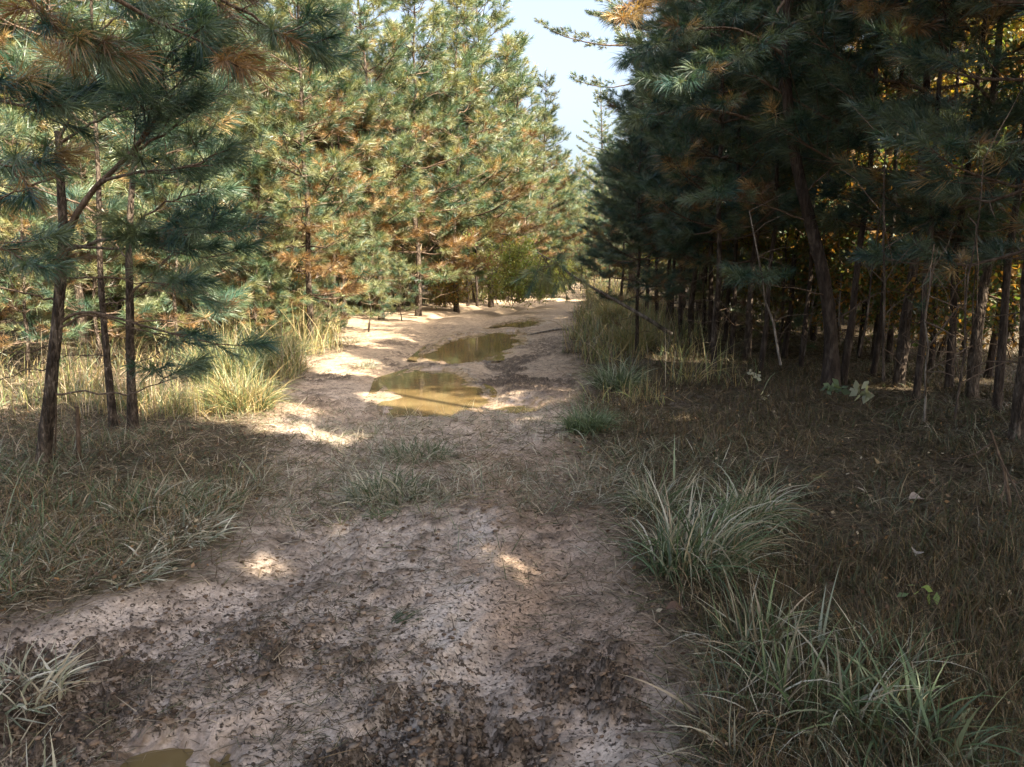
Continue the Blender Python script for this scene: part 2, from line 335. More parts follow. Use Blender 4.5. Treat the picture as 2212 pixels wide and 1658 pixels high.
GREENS = np.array([[0.070, 0.120, 0.062], [0.100, 0.152, 0.080], [0.16, 0.19, 0.088], [0.055, 0.105, 0.070], [0.22, 0.235, 0.12], [0.25, 0.245, 0.11]])
DEAD = np.array([[0.24, 0.145, 0.062], [0.32, 0.23, 0.11], [0.15, 0.09, 0.045]])
def curve(p0, p1, bow, n=6, wob=0.0, r=rng):
    p0 = np.asarray(p0, float); p1 = np.asarray(p1, float); t = np.linspace(0, 1, n)[:, None]
    p = p0 + (p1 - p0) * t + np.asarray(bow) * (4 * t * (1 - t))
    if wob: p[1:-1] += r.normal(size=(n - 2, 3)) * wob
    return p
def bough(mb, pts, r0, tufts, ntw=8, start=0.35, tw=0.45, r=rng, lat=0.9, up=0.25, sub=True):
    """a limb with side twigs; tufts collects (start, vector) of every brush of needles"""
    pts = np.asarray(pts); n = len(pts); rad = np.linspace(r0, max(r0 * 0.28, 0.003), n)
    mb.tube(pts, rad, 5, (1, 1, 1), 1)
    seg = np.linspace(0, n - 1.001, 200)
    for k in range(ntw):
        f = start + (1 - start) * (k + r.random()) / ntw; s = f * (n - 1.001); i = int(s); q = pts[i] + (pts[i + 1] - pts[i]) * (s - i)
        dr = nrm(pts[i + 1] - pts[i]); sd = nrm(np.cross(dr, [0, 0, 1])) * (1 if k % 2 else -1)
        l = tw * (1.15 - 0.6 * f) * (0.7 + 0.6 * r.random())
        d = nrm(dr * 0.75 + sd * lat * (0.5 + 0.7 * r.random()) + np.array([0, 0, up * (r.random() * 2 - 0.4)]))
        e = q + d * l + np.array([0, 0, 0.06 * l])
        mb.tube([q, (q + e) / 2 - np.array([0, 0, 0.03 * l]), e], [0.006, 0.005, 0.004], 3, (1, 1, 1), 1)
        tufts.append((e - d * min(0.22, l * 0.6), d * min(0.26, l * 0.7)))
        if sub and l > 0.3:
            for sg in (-1, 1):
                m2 = q + (e - q) * (0.45 + 0.25 * r.random()); d2 = nrm(d + sg * nrm(np.cross(d, [0, 0, 1])) * 0.8 + np.array([0, 0, 0.2])); tufts.append((m2, d2 * 0.2 * (0.8 + 0.5 * r.random())))
    e = pts[-1]; d = nrm(pts[-1] - pts[-2]); tufts.append((e - d * 0.15, d * 0.28))

def crown_cols(T, A, H0, H1, r, dead=0.12, lush=None):
    pal = GREENS[r.integers(0, len(GREENS), T)] if lush is None else np.asarray(lush)[r.integers(0, len(lush), T)]
    hh = (A[:, 2] - H0) / (H1 - H0)
    pd = dead * np.clip(2.2 - 3.4 * hh, 0.05, 2.5)
    o_ = r.random() * 50; cl = fbm(A[:, 0] * 0.9 + A[:, 2] * 0.5 + o_, A[:, 1] * 0.9 - A[:, 2] * 1.3 + o_, 2)
    isd = r.random(T) < np.where(cl > 0.56, pd * 3.2, pd * 0.12)
    pal = np.where(isd[:, None], DEAD[r.integers(0, 3, T)], pal)
    return pal

SHADE_GREENS = GREENS * np.array([0.48, 0.62, 0.80])  # same needles darkened: shade of the stand painted into their colour
def make_pine(seed, h=8.0, base=1.6, spreadr=1.7, n=42, L=0.19, wd=0.009, rt=0.07, whorl=0.5, dens=1.0, dead=0.12, curved=False, lean=0.15, name='pine_tree', bare=True, mtr=None, mtop=0.35, lush=None):
    r = np.random.default_rng(seed)
    root = empty(name, (0, 0, 0))
    z = np.linspace(0, h, 12); bend = np.cumsum(r.normal(size=(12, 2)) * 0.035, 0)
    la = r.random() * 6.28
    pts = np.stack([bend[:, 0] + lean * math.cos(la) * (z / h) ** 1.5, bend[:, 1] + lean * math.sin(la) * (z / h) ** 1.5, z], 1); pts[0, :2] = 0; pts[0, 2] = -0.15
    tm = MB(); rad = rt * (1 - 0.88 * (z / h) ** 0.9); rad[0] *= 1.45; rad[1] *= 1.02
    zz = np.linspace(0, 11, 34); P2 = np.stack([np.interp(zz, range(12), pts[:, k]) for k in range(3)], 1); R2 = np.interp(zz, range(12), rad)
    R2[0] = rad[0] * 1.05; R2[1] = rad[1] * 1.15
    tm.tube(P2, R2, 9, (1, 1, 1), 0, rough=0.12)
    tm.build('trunk', [mtr or M_BARK], root, smooth=True)
    mb = MB(); tufts = []
    zc = base * 0.45
    while zc < h - 0.15:
        c0 = np.array([np.interp(zc, pts[:, 2], pts[:, 0]), np.interp(zc, pts[:, 2], pts[:, 1]), zc])
        live = zc > base; f = max(0.0, (zc - base) / (h - base))
        k = r.integers(3, 6) if live else r.integers(1, 4)
        a0 = r.random() * 6.28
        for j in range(k):
            a = a0 + j * 6.283 / k + r.normal() * 0.3
            prof = (1 - f) ** 0.75 * min(1, 0.62 + f * 2.2)
            ln = spreadr * max(mtop * 0.5, prof) * (0.72 + 0.5 * r.random())
            el = R(8 + 42 * f + r.normal() * 7) if live else R(r.normal() * 12)
            d = np.array([math.cos(a) * math.cos(el), math.sin(a) * math.cos(el), math.sin(el)])
            if not live:
                if bare:
                    ln *= 0.8; p = curve(c0, c0 + d * ln, (0, 0, -0.08), 5, 0.03, r)
                    mb.tube(p, np.linspace(0.009, 0.003, 5), 3, (1, 1, 1), 1)
                    for q in range(3):
                        b0 = p[2 + q % 3]; mb.tube([b0, b0 + nrm(r.normal(size=3)) * 0.25], [0.004, 0.002], 3, (1, 1, 1), 1)
                    if r.random() < 0.35: tufts.append((p[-1] - d * 0.1, d * 0.22))
                continue
            p = curve(c0, c0 + d * ln, (0, 0, -0.10 * ln * (1 - f)), 6, 0.02, r)
            bough(mb, p, 0.006 + 0.010 * ln, tufts, max(2, int(dens * ln * 7)), 0.22, 0.30 + 0.18 * ln, r)
        zc += whorl * (0.7 + 0.6 * r.random()) * (1 - 0.35 * f)
    tufts.append((pts[-1] - [0, 0, 0.1], np.array([0, 0, 0.35])))
    A = np.array([t[0] for t in tufts]); Dv = np.array([t[1] for t in tufts])
    needles(mb, A, Dv, n, L, wd, crown_cols(len(A), A, base, h, r, dead, lush), curved=curved, r=r)
    mb.build('crown', [M_NEEDLE, M_TWIG], root)
    return root

def leaves(mb, Pn, size, cols, r):
    N = len(Pn); d = nrm(r.normal(size=(N, 3)) + np.array([0, 0, -0.2])); s = nrm(np.cross(d, r.normal(size=(N, 3))))
    l = size * (0.6 + 0.8 * r.random((N, 1))); nn = np.cross(d, s)
    a = Pn; b = Pn + d * l * 0.5 + s * l * 0.3 + nn * l * 0.06; c = Pn + d * l; e = Pn + d * l * 0.5 - s * l * 0.3 + nn * l * 0.06
    mb.add(np.stack([a, b, c, e], 1).reshape(-1, 3), np.arange(4 * N).reshape(-1, 4), np.repeat(cols * (0.75 + 0.5 * r.random((N, 1))), 4, 0))
def make_broad(seed, h=6.0, spreadr=1.6, nl=9000, base=0.8, pal=None, size=0.075, rt=0.035, name='broadleaf_tree', stems=1):
    r = np.random.default_rng(seed); root = empty(name, (0, 0, 0)); tm = MB(); mb = MB(); tips = []
    for s_ in range(stems):
        o = r.normal(size=2) * (0.12 if stems > 1 else 0); dx = r.normal(size=2) * (0.25 if stems == 1 else spreadr * 0.45)
        z = np.linspace(-0.1, h * (0.8 + 0.2 * r.random()), 10)
        pts = np.stack([o[0] + dx[0] * (z / h) ** 1.3 + np.cumsum(r.normal(size=10)) * 0.03, o[1] + dx[1] * (z / h) ** 1.3 + np.cumsum(r.normal(size=10)) * 0.03, z], 1)
        tm = MB(); tm.tube(pts, rt * (1 - 0.85 * np.linspace(0, 1, 10)), 6, (1, 1, 1), 0); tm.build('trunk' if stems == 1 else 'stem', [M_BARKG], root, smooth=True)
        for k in range(int(26 / max(1, stems * 0.6))):
            f = 0.05 + 0.95 * r.random(); zz = base + (z[-1] - base) * f
            c0 = np.array([np.interp(zz, pts[:, 2], pts[:, 0]), np.interp(zz, pts[:, 2], pts[:, 1]), zz])
            a = r.random() * 6.28; el = R(15 + 35 * r.random()); ln = spreadr * (1.05 - 0.6 * f) * (0.6 + 0.6 * r.random())
            d = np.array([math.cos(a) * math.cos(el), math.sin(a) * math.cos(el), math.sin(el)])
            p = curve(c0, c0 + d * ln, (0, 0, 0.08), 6, 0.04, r); mb.tube(p, np.linspace(0.010, 0.003, 6), 3, (1, 1, 1), 1)
            for q in range(7):
                i = 1 + r.integers(0, 5); e = p[i] + nrm(r.normal(size=3)) * (0.25 + 0.25 * r.random()); mb.tube([p[i], e], [0.004, 0.002], 3, (1, 1, 1), 1)
                tips.append((p[i], e))
    T = np.array(tips); k = r.integers(0, len(T), nl); t = r.random((nl, 1)) * 1.05
    Pn = T[k, 0] + (T[k, 1] - T[k, 0]) * t + r.normal(size=(nl, 3)) * 0.07
    pal = np.asarray(pal); cc = pal[(k * 7 + r.integers(0, 2, nl)) % len(pal)]
    leaves(mb, Pn, size, cc, r)
    mb.build('crown', [M_LEAF, M_TWIG], root)
    return root

USED = set()
def place(proto, x, y, label, cat, group, rz=None, s=1.0, sz=None, tilt=None):
    if proto.name in USED: o = copy_tree(proto)
    else: o = proto; USED.add(proto.name)
    o.location = (x, y, float(gz(x, y)[0])); o.rotation_euler = (tilt[0] if tilt else 0, tilt[1] if tilt else 0, random.random() * 6.28 if rz is None else rz)
    o.scale = (s, s, sz or s)
    for k in ('label', 'category', 'group'):
        if k in o: del o[k]
    return setp(o, label, cat, group)

# ------------------------------------------------------------------ hand-shaped trees of the left foreground
def tree_parts(name, base, label, cat='pine tree', group=None):
    r = empty(name, base, label=label, cat=cat, group=group); return r
def rel(root, pts):
    l = np.array(root.location); return np.asarray(pts) - l
def hero(name, label, trunk, radii, limbs, extra=(), n=85, wd=0.0045, L=0.20, seed=1, mtr=None, ntw=11, dead=0.06, tw=0.5, dry=(), lush=GREENS * np.array([0.55, 0.74, 0.90]), thin=0.72):  # default lush: greens darkened to teal, crown shade painted into the needles
    """trunk: points; limbs: list of (points, radius, start, tufts per limb)"""
    r = np.random.default_rng(seed); trunk = np.asarray(trunk, float); root = tree_parts(name, trunk[0], label)
    tm = MB(); t = rel(root, trunk); t[0, 2] -= 0.15
    nn = 40; s = np.linspace(0, len(t) - 1, nn)
    Tp = np.stack([np.interp(s, range(len(t)), t[:, k]) for k in range(3)], 1); Tp[2:-2] = (Tp[:-4] + Tp[1:-3] + Tp[2:-2] + Tp[3:-1] + Tp[4:]) / 5
    tm.tube(Tp, np.interp(s, range(len(t)), radii), 10, (1, 1, 1), 0, rough=0.13)
    tm.build('trunk', [mtr or M_BARK], root, smooth=True)
    mb = MB(); tufts = []
    for lp, r0, st, k in limbs:
        lp = rel(root, lp); m = 12; s = np.linspace(0, len(lp) - 1, m); q = np.stack([np.interp(s, range(len(lp)), lp[:, a]) for a in range(3)], 1)
        q[1:-1] = (q[:-2] + q[1:-1] * 2 + q[2:]) / 4; q[1:-1] += r.normal(size=(m - 2, 3)) * 0.008
        if k > 0: bough(mb, q, r0, tufts, max(3, int(k * thin)), st, tw, r)
        else:
            mb.tube(q, np.linspace(r0, 0.003, m), 5, (1, 1, 1), 1)
            for j in range(-k):
                b0 = q[r.integers(3, m)]; mb.tube([b0, b0 + nrm(r.normal(size=3)) * 0.22], [0.004, 0.002], 3, (1, 1, 1), 1)
    A = np.array([a[0] for a in tufts]); Dv = np.array([a[1] for a in tufts])
    needles(mb, A, Dv, n, L, wd, crown_cols(len(A), A, -1, 60, r, dead * 0.5, lush), curved=True, r=r)
    mb.build('crown', [M_NEEDLE, M_TWIG], root)
    return root

D1 = G(85, 1012)[1]
hero('pine_tree', 'leaning young pine with snapped top and one limb curving up to the right',
     [G(85, 1012), P(105, 880, D1), P(122, 720, D1), P(132, 600, D1), P(138, 500, D1), P(131, 400, D1), P(127, 300, D1), P(122, 285, D1)],
     [0.075, 0.048, 0.043, 0.040, 0.036, 0.031, 0.026, 0.020],
     [([P(138, 520, D1), P(170, 450, D1), P(215, 395, D1), P(300, 310, D1 - .1), P(345, 250, D1 - .2), P(372, 205, D1 - .3)], 0.030, 0.45, 14),
      ([P(270, 340, D1 - .1), P(340, 300, D1), P(420, 240, D1 + .1), P(490, 205, D1 + .2)], 0.014, 0.2, 12),
      ([P(300, 310, D1 - .1), P(330, 230, D1 - .3), P(345, 160, D1 - .4), P(370, 110, D1 - .5)], 0.014, 0.3, 12),
      ([P(215, 395, D1), P(300, 372, D1 - .2), P(400, 370, D1 - .4), P(470, 330, D1 - .5)], 0.014, 0.25, 12),
      ([P(130, 545, D1), P(200, 525, D1 - .1), P(300, 505, D1 - .3), P(400, 510, D1 - .5), P(500, 500, D1 - .6)], 0.018, 0.3, 16),
      ([P(130, 530, D1), P(230, 540, D1 - .2), P(330, 530, D1 - .3), P(450, 560, D1 - .3)], 0.014, 0.4, 12),
      ([P(127, 310, D1), P(190, 270, D1), P(260, 240, D1 - .2), P(330, 235, D1 - .4)], 0.014, 0.45, 10),
      ([P(127, 300, D1), P(165, 230, D1), P(200, 180, D1), P(240, 120, D1)], 0.012, 0.35, 9),
      ([P(130, 380, D1), P(70, 400, D1), P(10, 430, D1), P(-60, 440, D1)], 0.012, 0.2, 10),
      ([P(126, 700, D1), P(180, 672, D1), P(240, 680, D1 - .1), P(330, 712, D1 - .2), P(440, 740, D1 - .3), P(480, 752, D1 - .3)], 0.014, 0.6, 6),
      ([P(126, 710, D1), P(200, 672, D1), P(300, 715, D1 + .1), P(400, 740, D1 + .1)], 0.010, 0.7, 4),
      ([P(108, 852, D1), P(180, 845, D1), P(260, 855, D1 - .2), P(330, 835, D1 - .3), P(370, 810, D1 - .4)], 0.010, 0.75, 3),
      ([P(126, 740, D1), P(60, 760, D1), P(0, 765, D1)], 0.007, 0.5, -6),
      ([P(120, 650, D1), P(60, 640, D1), P(-10, 600, D1)], 0.009, 0.5, 6),
      ([P(110, 800, D1), P(60, 800, D1 + .2), P(0, 820, D1 + .3)], 0.006, 0.5, -6),
      ([P(128, 600, D1), P(230, 600, D1 + .2), P(330, 610, D1 + .2), P(420, 640, D1 + .3)], 0.009, 0.6, 5),
      ], seed=11, thin=0.6)
D2 = G(245, 935)[1]
hero('pine_tree', 'thin crooked young pine just left of the straight one on the left bank',
     [G(248, 938), P(238, 850, D2), P(228, 740, D2), P(218, 620, D2), P(214, 520, D2), P(214, 400, D2), P(205, 250, D2), P(200, 100, D2), P(195, -80, D2)],
     [0.055, 0.036, 0.031, 0.028, 0.025, 0.022, 0.018, 0.014, 0.010],
     [([P(222, 660, D2), P(300, 640, D2), P(370, 610, D2)], 0.008, 0.3, 5),
      ([P(214, 470, D2), P(150, 430, D2), P(60, 400, D2), P(0, 330, D2)], 0.013, 0.3, 9),
      ([P(214, 400, D2), P(270, 360, D2), P(330, 300, D2)], 0.012, 0.3, 8),
      ([P(208, 280, D2), P(140, 240, D2), P(70, 170, D2)], 0.012, 0.3, 9),
      ([P(205, 230, D2), P(270, 180, D2), P(340, 110, D2)], 0.012, 0.3, 9),
      ([P(200, 100, D2), P(130, 50, D2), P(70, -30, D2)], 0.012, 0.3, 9),
      ([P(200, 80, D2), P(270, 30, D2), P(340, -40, D2)], 0.012, 0.3, 9),
      ([P(224, 770, D2), P(160, 765, D2), P(100, 780, D2)], 0.006, 0.3, -5),
      ], seed=12, thin=0.5)
D3 = G(285, 938)[1]
hero('pine_tree', 'straight young pine at the right end of the left bank group, lower trunk sunlit',
     [G(286, 940), P(284, 850, D3), P(281, 740, D3), P(280, 620, D3), P(278, 530, D3), P(285, 400, D3), P(300, 250, D3), P(310, 100, D3), P(320, -80, D3)],
     [0.070, 0.042, 0.038, 0.035, 0.031, 0.026, 0.021, 0.016, 0.012],
     [([P(282, 700, D3), P(350, 690, D3), P(430, 700, D3 + .3), P(480, 680, D3 + .4)], 0.008, 0.6, 5),
      ([P(280, 640, D3), P(360, 560, D3), P(440, 500, D3)], 0.012, 0.3, 10),
      ([P(279, 560, D3), P(220, 500, D3 + .3), P(160, 440, D3 + .5)], 0.010, 0.3, 8),
      ([P(281, 500, D3), P(350, 440, D3 - .3), P(450, 410, D3 - .4)], 0.013, 0.25, 12),
      ([P(285, 400, D3), P(370, 330, D3), P(450, 300, D3)], 0.013, 0.25, 12),
      ([P(295, 300, D3), P(220, 220, D3), P(150, 160, D3)], 0.012, 0.3, 9),
      ([P(300, 250, D3), P(380, 180, D3), P(470, 150, D3)], 0.013, 0.25, 12),
      ([P(308, 130, D3), P(400, 70, D3), P(500, 50, D3)], 0.013, 0.25, 12),
      ([P(312, 60, D3), P(240, 0, D3), P(180, -60, D3)], 0.012, 0.25, 9),
      ([P(280, 790, D3), P(330, 770, D3), P(385, 740, D3)], 0.006, 0.3, -5),
      ], seed=13, thin=0.5)
# the near pine whose boughs hang into the top left corner, its trunk left of the frame
D4 = 4.6
hero('pine_tree', 'near pine whose dark rusty boughs hang across the top left corner',
     [(-4.6, 4.2, 0), (-4.55, 4.3, 1.5), (-4.5, 4.3, 3.0), (-4.5, 4.4, 5.0), (-4.4, 4.4, 7.0)], [0.12, 0.085, 0.07, 0.05, 0.03],
     [([(-4.5, 4.3, 3.0), P(-80, 210, 4.3), P(20, 225, 4.3), P(95, 240, 4.3)], 0.020, 0.35, 12),
      ([(-4.5, 4.3, 3.4), P(40, -40, 4.3), P(100, 50, 4.3), P(150, 90, 4.4), P(190, 110, 4.4)], 0.020, 0.3, 14),
      ([(-4.5, 4.35, 3.8), P(120, -90, 4.5), P(260, 10, 4.6), P(370, 60, 4.7), P(460, 110, 4.7)], 0.022, 0.3, 18),
      ([(-4.5, 4.35, 4.1), P(250, -140, 4.8), P(420, -40, 5.0), P(560, 50, 5.1), P(660, 100, 5.2)], 0.022, 0.4, 18),
      ([(-4.5, 4.35, 3.0), P(-60, 330, 4.8), P(20, 360, 4.9), P(60, 400, 4.9)], 0.014, 0.3, 9),
      ([(-4.5, 4.35, 2.4), P(-60, 520, 5.0), P(10, 540, 5.2), P(50, 560, 5.2)], 0.012, 0.3, 7),
      ], n=90, seed=14, dead=0.12, tw=0.45)

# ------------------------------------------------------------------ prototypes
PINE_L = [make_pine(100 + i, h=7.2 + 0.5 * i, base=0.7 + 0.2 * i, spreadr=1.85, n=50, L=0.20, wd=0.010, rt=0.062 + 0.006 * (i % 3), dead=0.17) for i in range(5)]
PINE_R = [make_pine(200 + i, h=7.5 + 0.6 * i, base=1.3 + 0.3 * i, spreadr=2.0, n=62, L=0.20, wd=0.008, rt=0.058, dead=0.06, dens=1.25, lush=SHADE_GREENS) for i in range(3)]
TALL = [make_pine(300 + i, h=13.5, base=5.0, spreadr=3.0, n=60, L=0.26, wd=0.022, rt=0.15, whorl=0.5, dead=0.05, dens=1.1) for i in range(2)]
POLE = [make_pine(400 + i, h=10, base=5.0, spreadr=1.5, n=34, L=0.2, wd=0.012, rt=0.05, whorl=0.55, dead=0.2, dens=0.8, lush=SHADE_GREENS, mtr=M_BARKSHADE) for i in range(2)]
OLD = make_pine(500, h=21, base=8.5, spreadr=4.2, n=34, L=0.22, wd=0.02, rt=0.26, whorl=1.25, dead=0.0, dens=0.75, lean=0.5)
SAP = [make_pine(600 + i, h=2.4, base=0.15, spreadr=0.65, n=60, L=0.17, wd=0.008, rt=0.022, whorl=0.32, dead=0.03, bare=False) for i in range(2)]
YG = [[0.16, 0.20, 0.04], [0.11, 0.17, 0.04], [0.26, 0.24, 0.05], [0.36, 0.24, 0.05]]
GO = [[0.32, 0.23, 0.07], [0.26, 0.22, 0.07], [0.30, 0.16, 0.05], [0.16, 0.19, 0.05], [0.12, 0.16, 0.04]]
LG = [[0.14, 0.20, 0.05], [0.20, 0.25, 0.07], [0.27, 0.27, 0.08]]
BROAD = [make_broad(700, 7.0, 1.9, 10000, 0.6, YG), make_broad(701, 5.5, 1.7, 9000, 0.3, GO), make_broad(702, 8.5, 2.1, 11000, 1.5, YG + GO)]
SHRUB = [make_broad(710, 2.0, 1.0, 7000, 0.1, LG, 0.06, 0.014, 'leafy_shrub', 6), make_broad(711, 1.5, 0.8, 5000, 0.05, GO, 0.06, 0.012, 'leafy_shrub', 6)]

# ------------------------------------------------------------------ left stand (sunlit)
def pl(proto, u, Y, *a, **k):
    x = P(u, 560, Y)[0]; return place(proto, x, Y, *a, **k)
named_left = [
 (590, 17.5, 0, 1.25, 'tall pine with dark trunk and whorled branches in the middle of the left stand'),
 (662, 14.8, 1, 1.0, 'slim pine with bare dark lower trunk at the sunny front of the left stand'),
 (510, 15.0, 2, 1.0, 'bushy pine behind the straight bank pine, half in shade'),
 (735, 20.5, 3, 1.1, 'pine with rusty orange needle tips half way up, front of the left stand'),
 (820, 21.0, 4, 1.2, 'pale green sunlit pine standing where the left stand bends away'),
 (900, 22.5, 1, 1.35, 'broad pine with layered sunlit boughs over the far side of the clearing'),
 (985, 25.0, 0, 1.5, 'tall pine behind the far edge of the clearing, crown cut by the frame'),
 (1060, 28.0, 4, 1.45, 'pine at the right shoulder of the left stand, top standing against the sky'),
 (1118, 31.0, 2, 1.25, 'pine with knobbly upright shoots against the sky, end of the left stand'),
 (1165, 36.0, 3, 1.15, 'last pine of the left stand before the gap of sky'),
]
for u, Y_, i, s, lab in named_left: pl(PINE_L[i], u, Y_, lab, 'pine tree', 'pines of the sunlit left stand', s=s)
ORD = ['first', 'second', 'third', 'fourth', 'fifth', 'sixth', 'seventh', 'eighth', 'ninth', 'tenth', 'eleventh']
def behind(u, short):                                # the named tree nearest in bearing
    return min(short, key=lambda q: abs(q[0] - u))[1]
SHORT_L = [(-80, 'left border'), (85, 'leaning snapped pine'), (285, 'straight bank pine'), (430, 'tall grass edge'), (510, 'half shaded bushy pine'), (590, 'tall whorled pine'), (662, 'slim pine'), (735, 'rusty tipped pine'), (820, 'pale green pine'), (900, 'broad layered pine'), (985, 'far tall pine'), (1060, 'shoulder pine'), (1118, 'knobbly topped pine'), (1165, 'last pine before the sky')]
def fill(rows, protos, short, what, side, grp, smin, smax, far=None):
    seen = {}
    for row, (Y0, us) in enumerate(rows):
        for u in us:
            nm = behind(u, short); k = seen.get((nm), 0); seen[nm] = k + 1
            lab = '%s, %s back behind the %s%s' % (what, ORD[min(k, 10)], nm, '' if nm != 'left border' else ' of the picture')
            sc = random.uniform(smin, smax) * (far(u, Y0) if far else 1)
            pl(protos(Y0), u + random.uniform(-18, 18), Y0 + random.uniform(-0.8, 0.8), lab, 'pine tree', grp, s=sc)
fill([(12.5, (-60,)), (13.5, (150,)), (14.5, (-20, 60, 420)), (17, (120, 250, 380, 470)), (20, (-30, 190, 330, 560, 640)), (23, (60, 260, 420, 520, 700, 790)), (27, (0, 150, 350, 480, 600, 680, 760, 850, 940)), (32, (80, 240, 430, 560, 660, 740, 830, 920, 1010)), (38, (200, 400, 600, 720, 800, 880, 960, 1040, 1110)), (46, (500, 700, 850, 950, 1030, 1090, 1140, 1180))],
     lambda Y0: PINE_L[random.randrange(5)], SHORT_L, 'slender pine', 'left', 'pines filling the left stand', 0.95, 1.25, lambda u, Y0: 1 + max(0, Y0 - 24) * 0.012)
for k, (u, Y_) in enumerate([(720, 19.3), (742, 19.8), (850, 25), (870, 25.5), (1010, 27), (1030, 27.4), (960, 26.5), (905, 26)]):
    pl(POLE[k % 2], u, Y_, 'bare pole like pine trunk, %s from left at the foot of the left stand' % ORD[[720, 742, 850, 870, 905, 960, 1010, 1030].index(u)], 'pine tree', 'bare poles at the foot of the left stand', s=0.9)
for k, (u, Y_, s) in enumerate([(625, 15.2, 1.0), (700, 16.0, 0.6), (790, 17.5, 0.95), (560, 13.8, 0.75), (865, 20.5, 0.7)]):
    pl(SAP[k % 2], u, Y_, ['bushy mint green pine sapling by the slim pine at the clearing edge', 'small pine sapling between the slim pine and the bare poles', 'bright feathery pine sapling in front of the bare poles', 'short pine sapling half hidden in the tall grass', 'low pine sapling at the far grassy side of the clearing'][k], 'pine sapling', 'pine saplings at the clearing edge', s=s)
for k, (u, Y_, i, s, lab) in enumerate([(1100, 23.5, 0, 1.15, 'sunlit pale leafy bush at the far bend of the track'), (1150, 26.5, 0, 0.9, 'round leafy bush right behind the sunlit pale bush'), (1205, 33, 0, 0.8, 'small leafy bush where the track leaves the clearing'), (600, 16, 1, 0.9, 'golden leafy bush at the foot of the tall whorled pine'), (975, 25.0, 1, 1.0, 'golden leafy bush in the dark foot of the left stand')]):
    pl(SHRUB[i], u, Y_, lab, 'bush', 'leafy bushes along the track', s=s)
for k, (u, Y_) in enumerate([(-30, 13), (80, 15.5), (300, 16.5), (450, 18.5), (540, 21), (650, 24), (760, 26)]):
    pl(BROAD[(k + 1) % 2], u, Y_, 'yellowing broadleaf tree tucked in behind the ' + behind(u, SHORT_L), 'broadleaf tree', 'broadleaf trees in the left stand', s=0.8)

# ------------------------------------------------------------------ right stand (shaded)
D5 = G(1795, 850)[1]
hero('pine_tree', 'thick dark pine leaning left as it rises, front of the right stand',
     [G(1795, 852), P(1797, 740, D5), P(1785, 620, D5), P(1755, 500, D5), P(1725, 380, D5), P(1702, 250, D5), P(1695, 100, D5), P(1700, -100, D5), P(1700, -400, D5)],
     [0.135, 0.085, 0.078, 0.072, 0.066, 0.060, 0.054, 0.044, 0.03],
     [([P(1705, 290, D5), P(1600, 250, D5), P(1480, 230, D5 - .3), P(1380, 260, D5 - .5)], 0.022, 0.3, 22),
      ([P(1695, 120, D5), P(1600, 60, D5), P(1500, 60, D5 - .3), P(1400, 110, D5 - .6)], 0.025, 0.3, 24),
      ([P(1695, 60, D5), P(1780, 20, D5 - .4), P(1900, 40, D5 - .9), P(1980, 80, D5 - 1.2)], 0.022, 0.3, 22),
      ([P(1697, -60, D5), P(1560, -60, D5), P(1440, -20, D5), P(1340, 40, D5 - .4)], 0.025, 0.25, 24),
      ([P(1715, 330, D5), P(1800, 300, D5 + .5), P(1900, 330, D5 + 1)], 0.014, 0.3, -10),
      ([P(1750, 480, D5), P(1640, 440, D5), P(1520, 430, D5 - .4)], 0.014, 0.4, 12),
      ([P(1735, 420, D5), P(1810, 350, D5 - .2), P(1870, 290, D5 - .4)], 0.012, 0.4, -8),
      ([P(1790, 640, D5), P(1700, 620, D5 - .3), P(1600, 610, D5 - .4)], 0.010, 0.4, 8),
      ([P(1797, 700, D5), P(1880, 640, D5 - .3), P(1960, 620, D5 - .6)], 0.010, 0.4, -8),
      ([P(1697, 0, D5), P(1640, 100, D5 - .6), P(1560, 150, D5 - 1), P(1460, 180, D5 - 1.4)], 0.018, 0.3, 18),
      ], seed=21, n=70, wd=0.006, dead=0.3, tw=0.55, mtr=M_BARKSHADE, lush=SHADE_GREENS * 1.15)
named_right = [
 (1625, 11.8, 0, 1.0, 'slim dark pine left of the thick leaning trunk, at the edge of the right stand'),
 (1500, 14.5, 1, 1.0, 'drooping dark pine behind the tall grass at the right edge'),
 (1445, 17.0, 2, 0.86, 'deep green pine overhanging the right side of the track'),
 (1400, 22.0, 0, 0.92, 'pine further along the right side, in front of the old pine'),
 (1345, 28.0, 1, 0.85, 'pine at the inner end of the right stand'),
 (1318, 36.0, 2, 0.85, 'pine far down the right side of the track, soft in the distance'),
 (1555, 11.0, 2, 0.85, 'dark leafy pine whose boughs fill the middle of the right stand'),
 (1965, 9.4, 1, 1.15, 'straight dark pine right of the thick leaning trunk'),
 (2130, 8.6, 0, 1.1, 'dark pine near the right border of the picture'),
 (1905, 12.0, 2, 1.1, 'dark pine seen between the leaning trunk and the straight one'),
 (2240, 6.6, 1, 1.0, 'pine whose boughs reach into the top right corner of the picture'),
 (1380, 12.8, 0, 0.62, 'short young pine crowding the right edge of the track'),
]
for u, Y_, i, s, lab in named_right: pl(PINE_R[i], u, Y_, lab, 'pine tree', 'pines of the shaded right stand', s=s)
pl(OLD, 1372, 34, 'tall old pine with spreading crown against the sky above the right stand', 'pine tree', None, s=1.0)
pl(OLD, 1300, 62, 'distant tall pine closing the far end of the track', 'pine tree', None, s=0.72)
SHORT_R = [(1318, 'far right side pine'), (1400, 'pine before the old pine'), (1445, 'track overhanging pine'), (1500, 'drooping pine'), (1555, 'leafy dark pine'), (1625, 'slim dark pine'), (1720, 'thick leaning pine'), (1860, 'pine after the leaning one'), (1965, 'straight dark pine'), (2060, 'dark gap'), (2130, 'near border pine'), (2240, 'corner pine')]
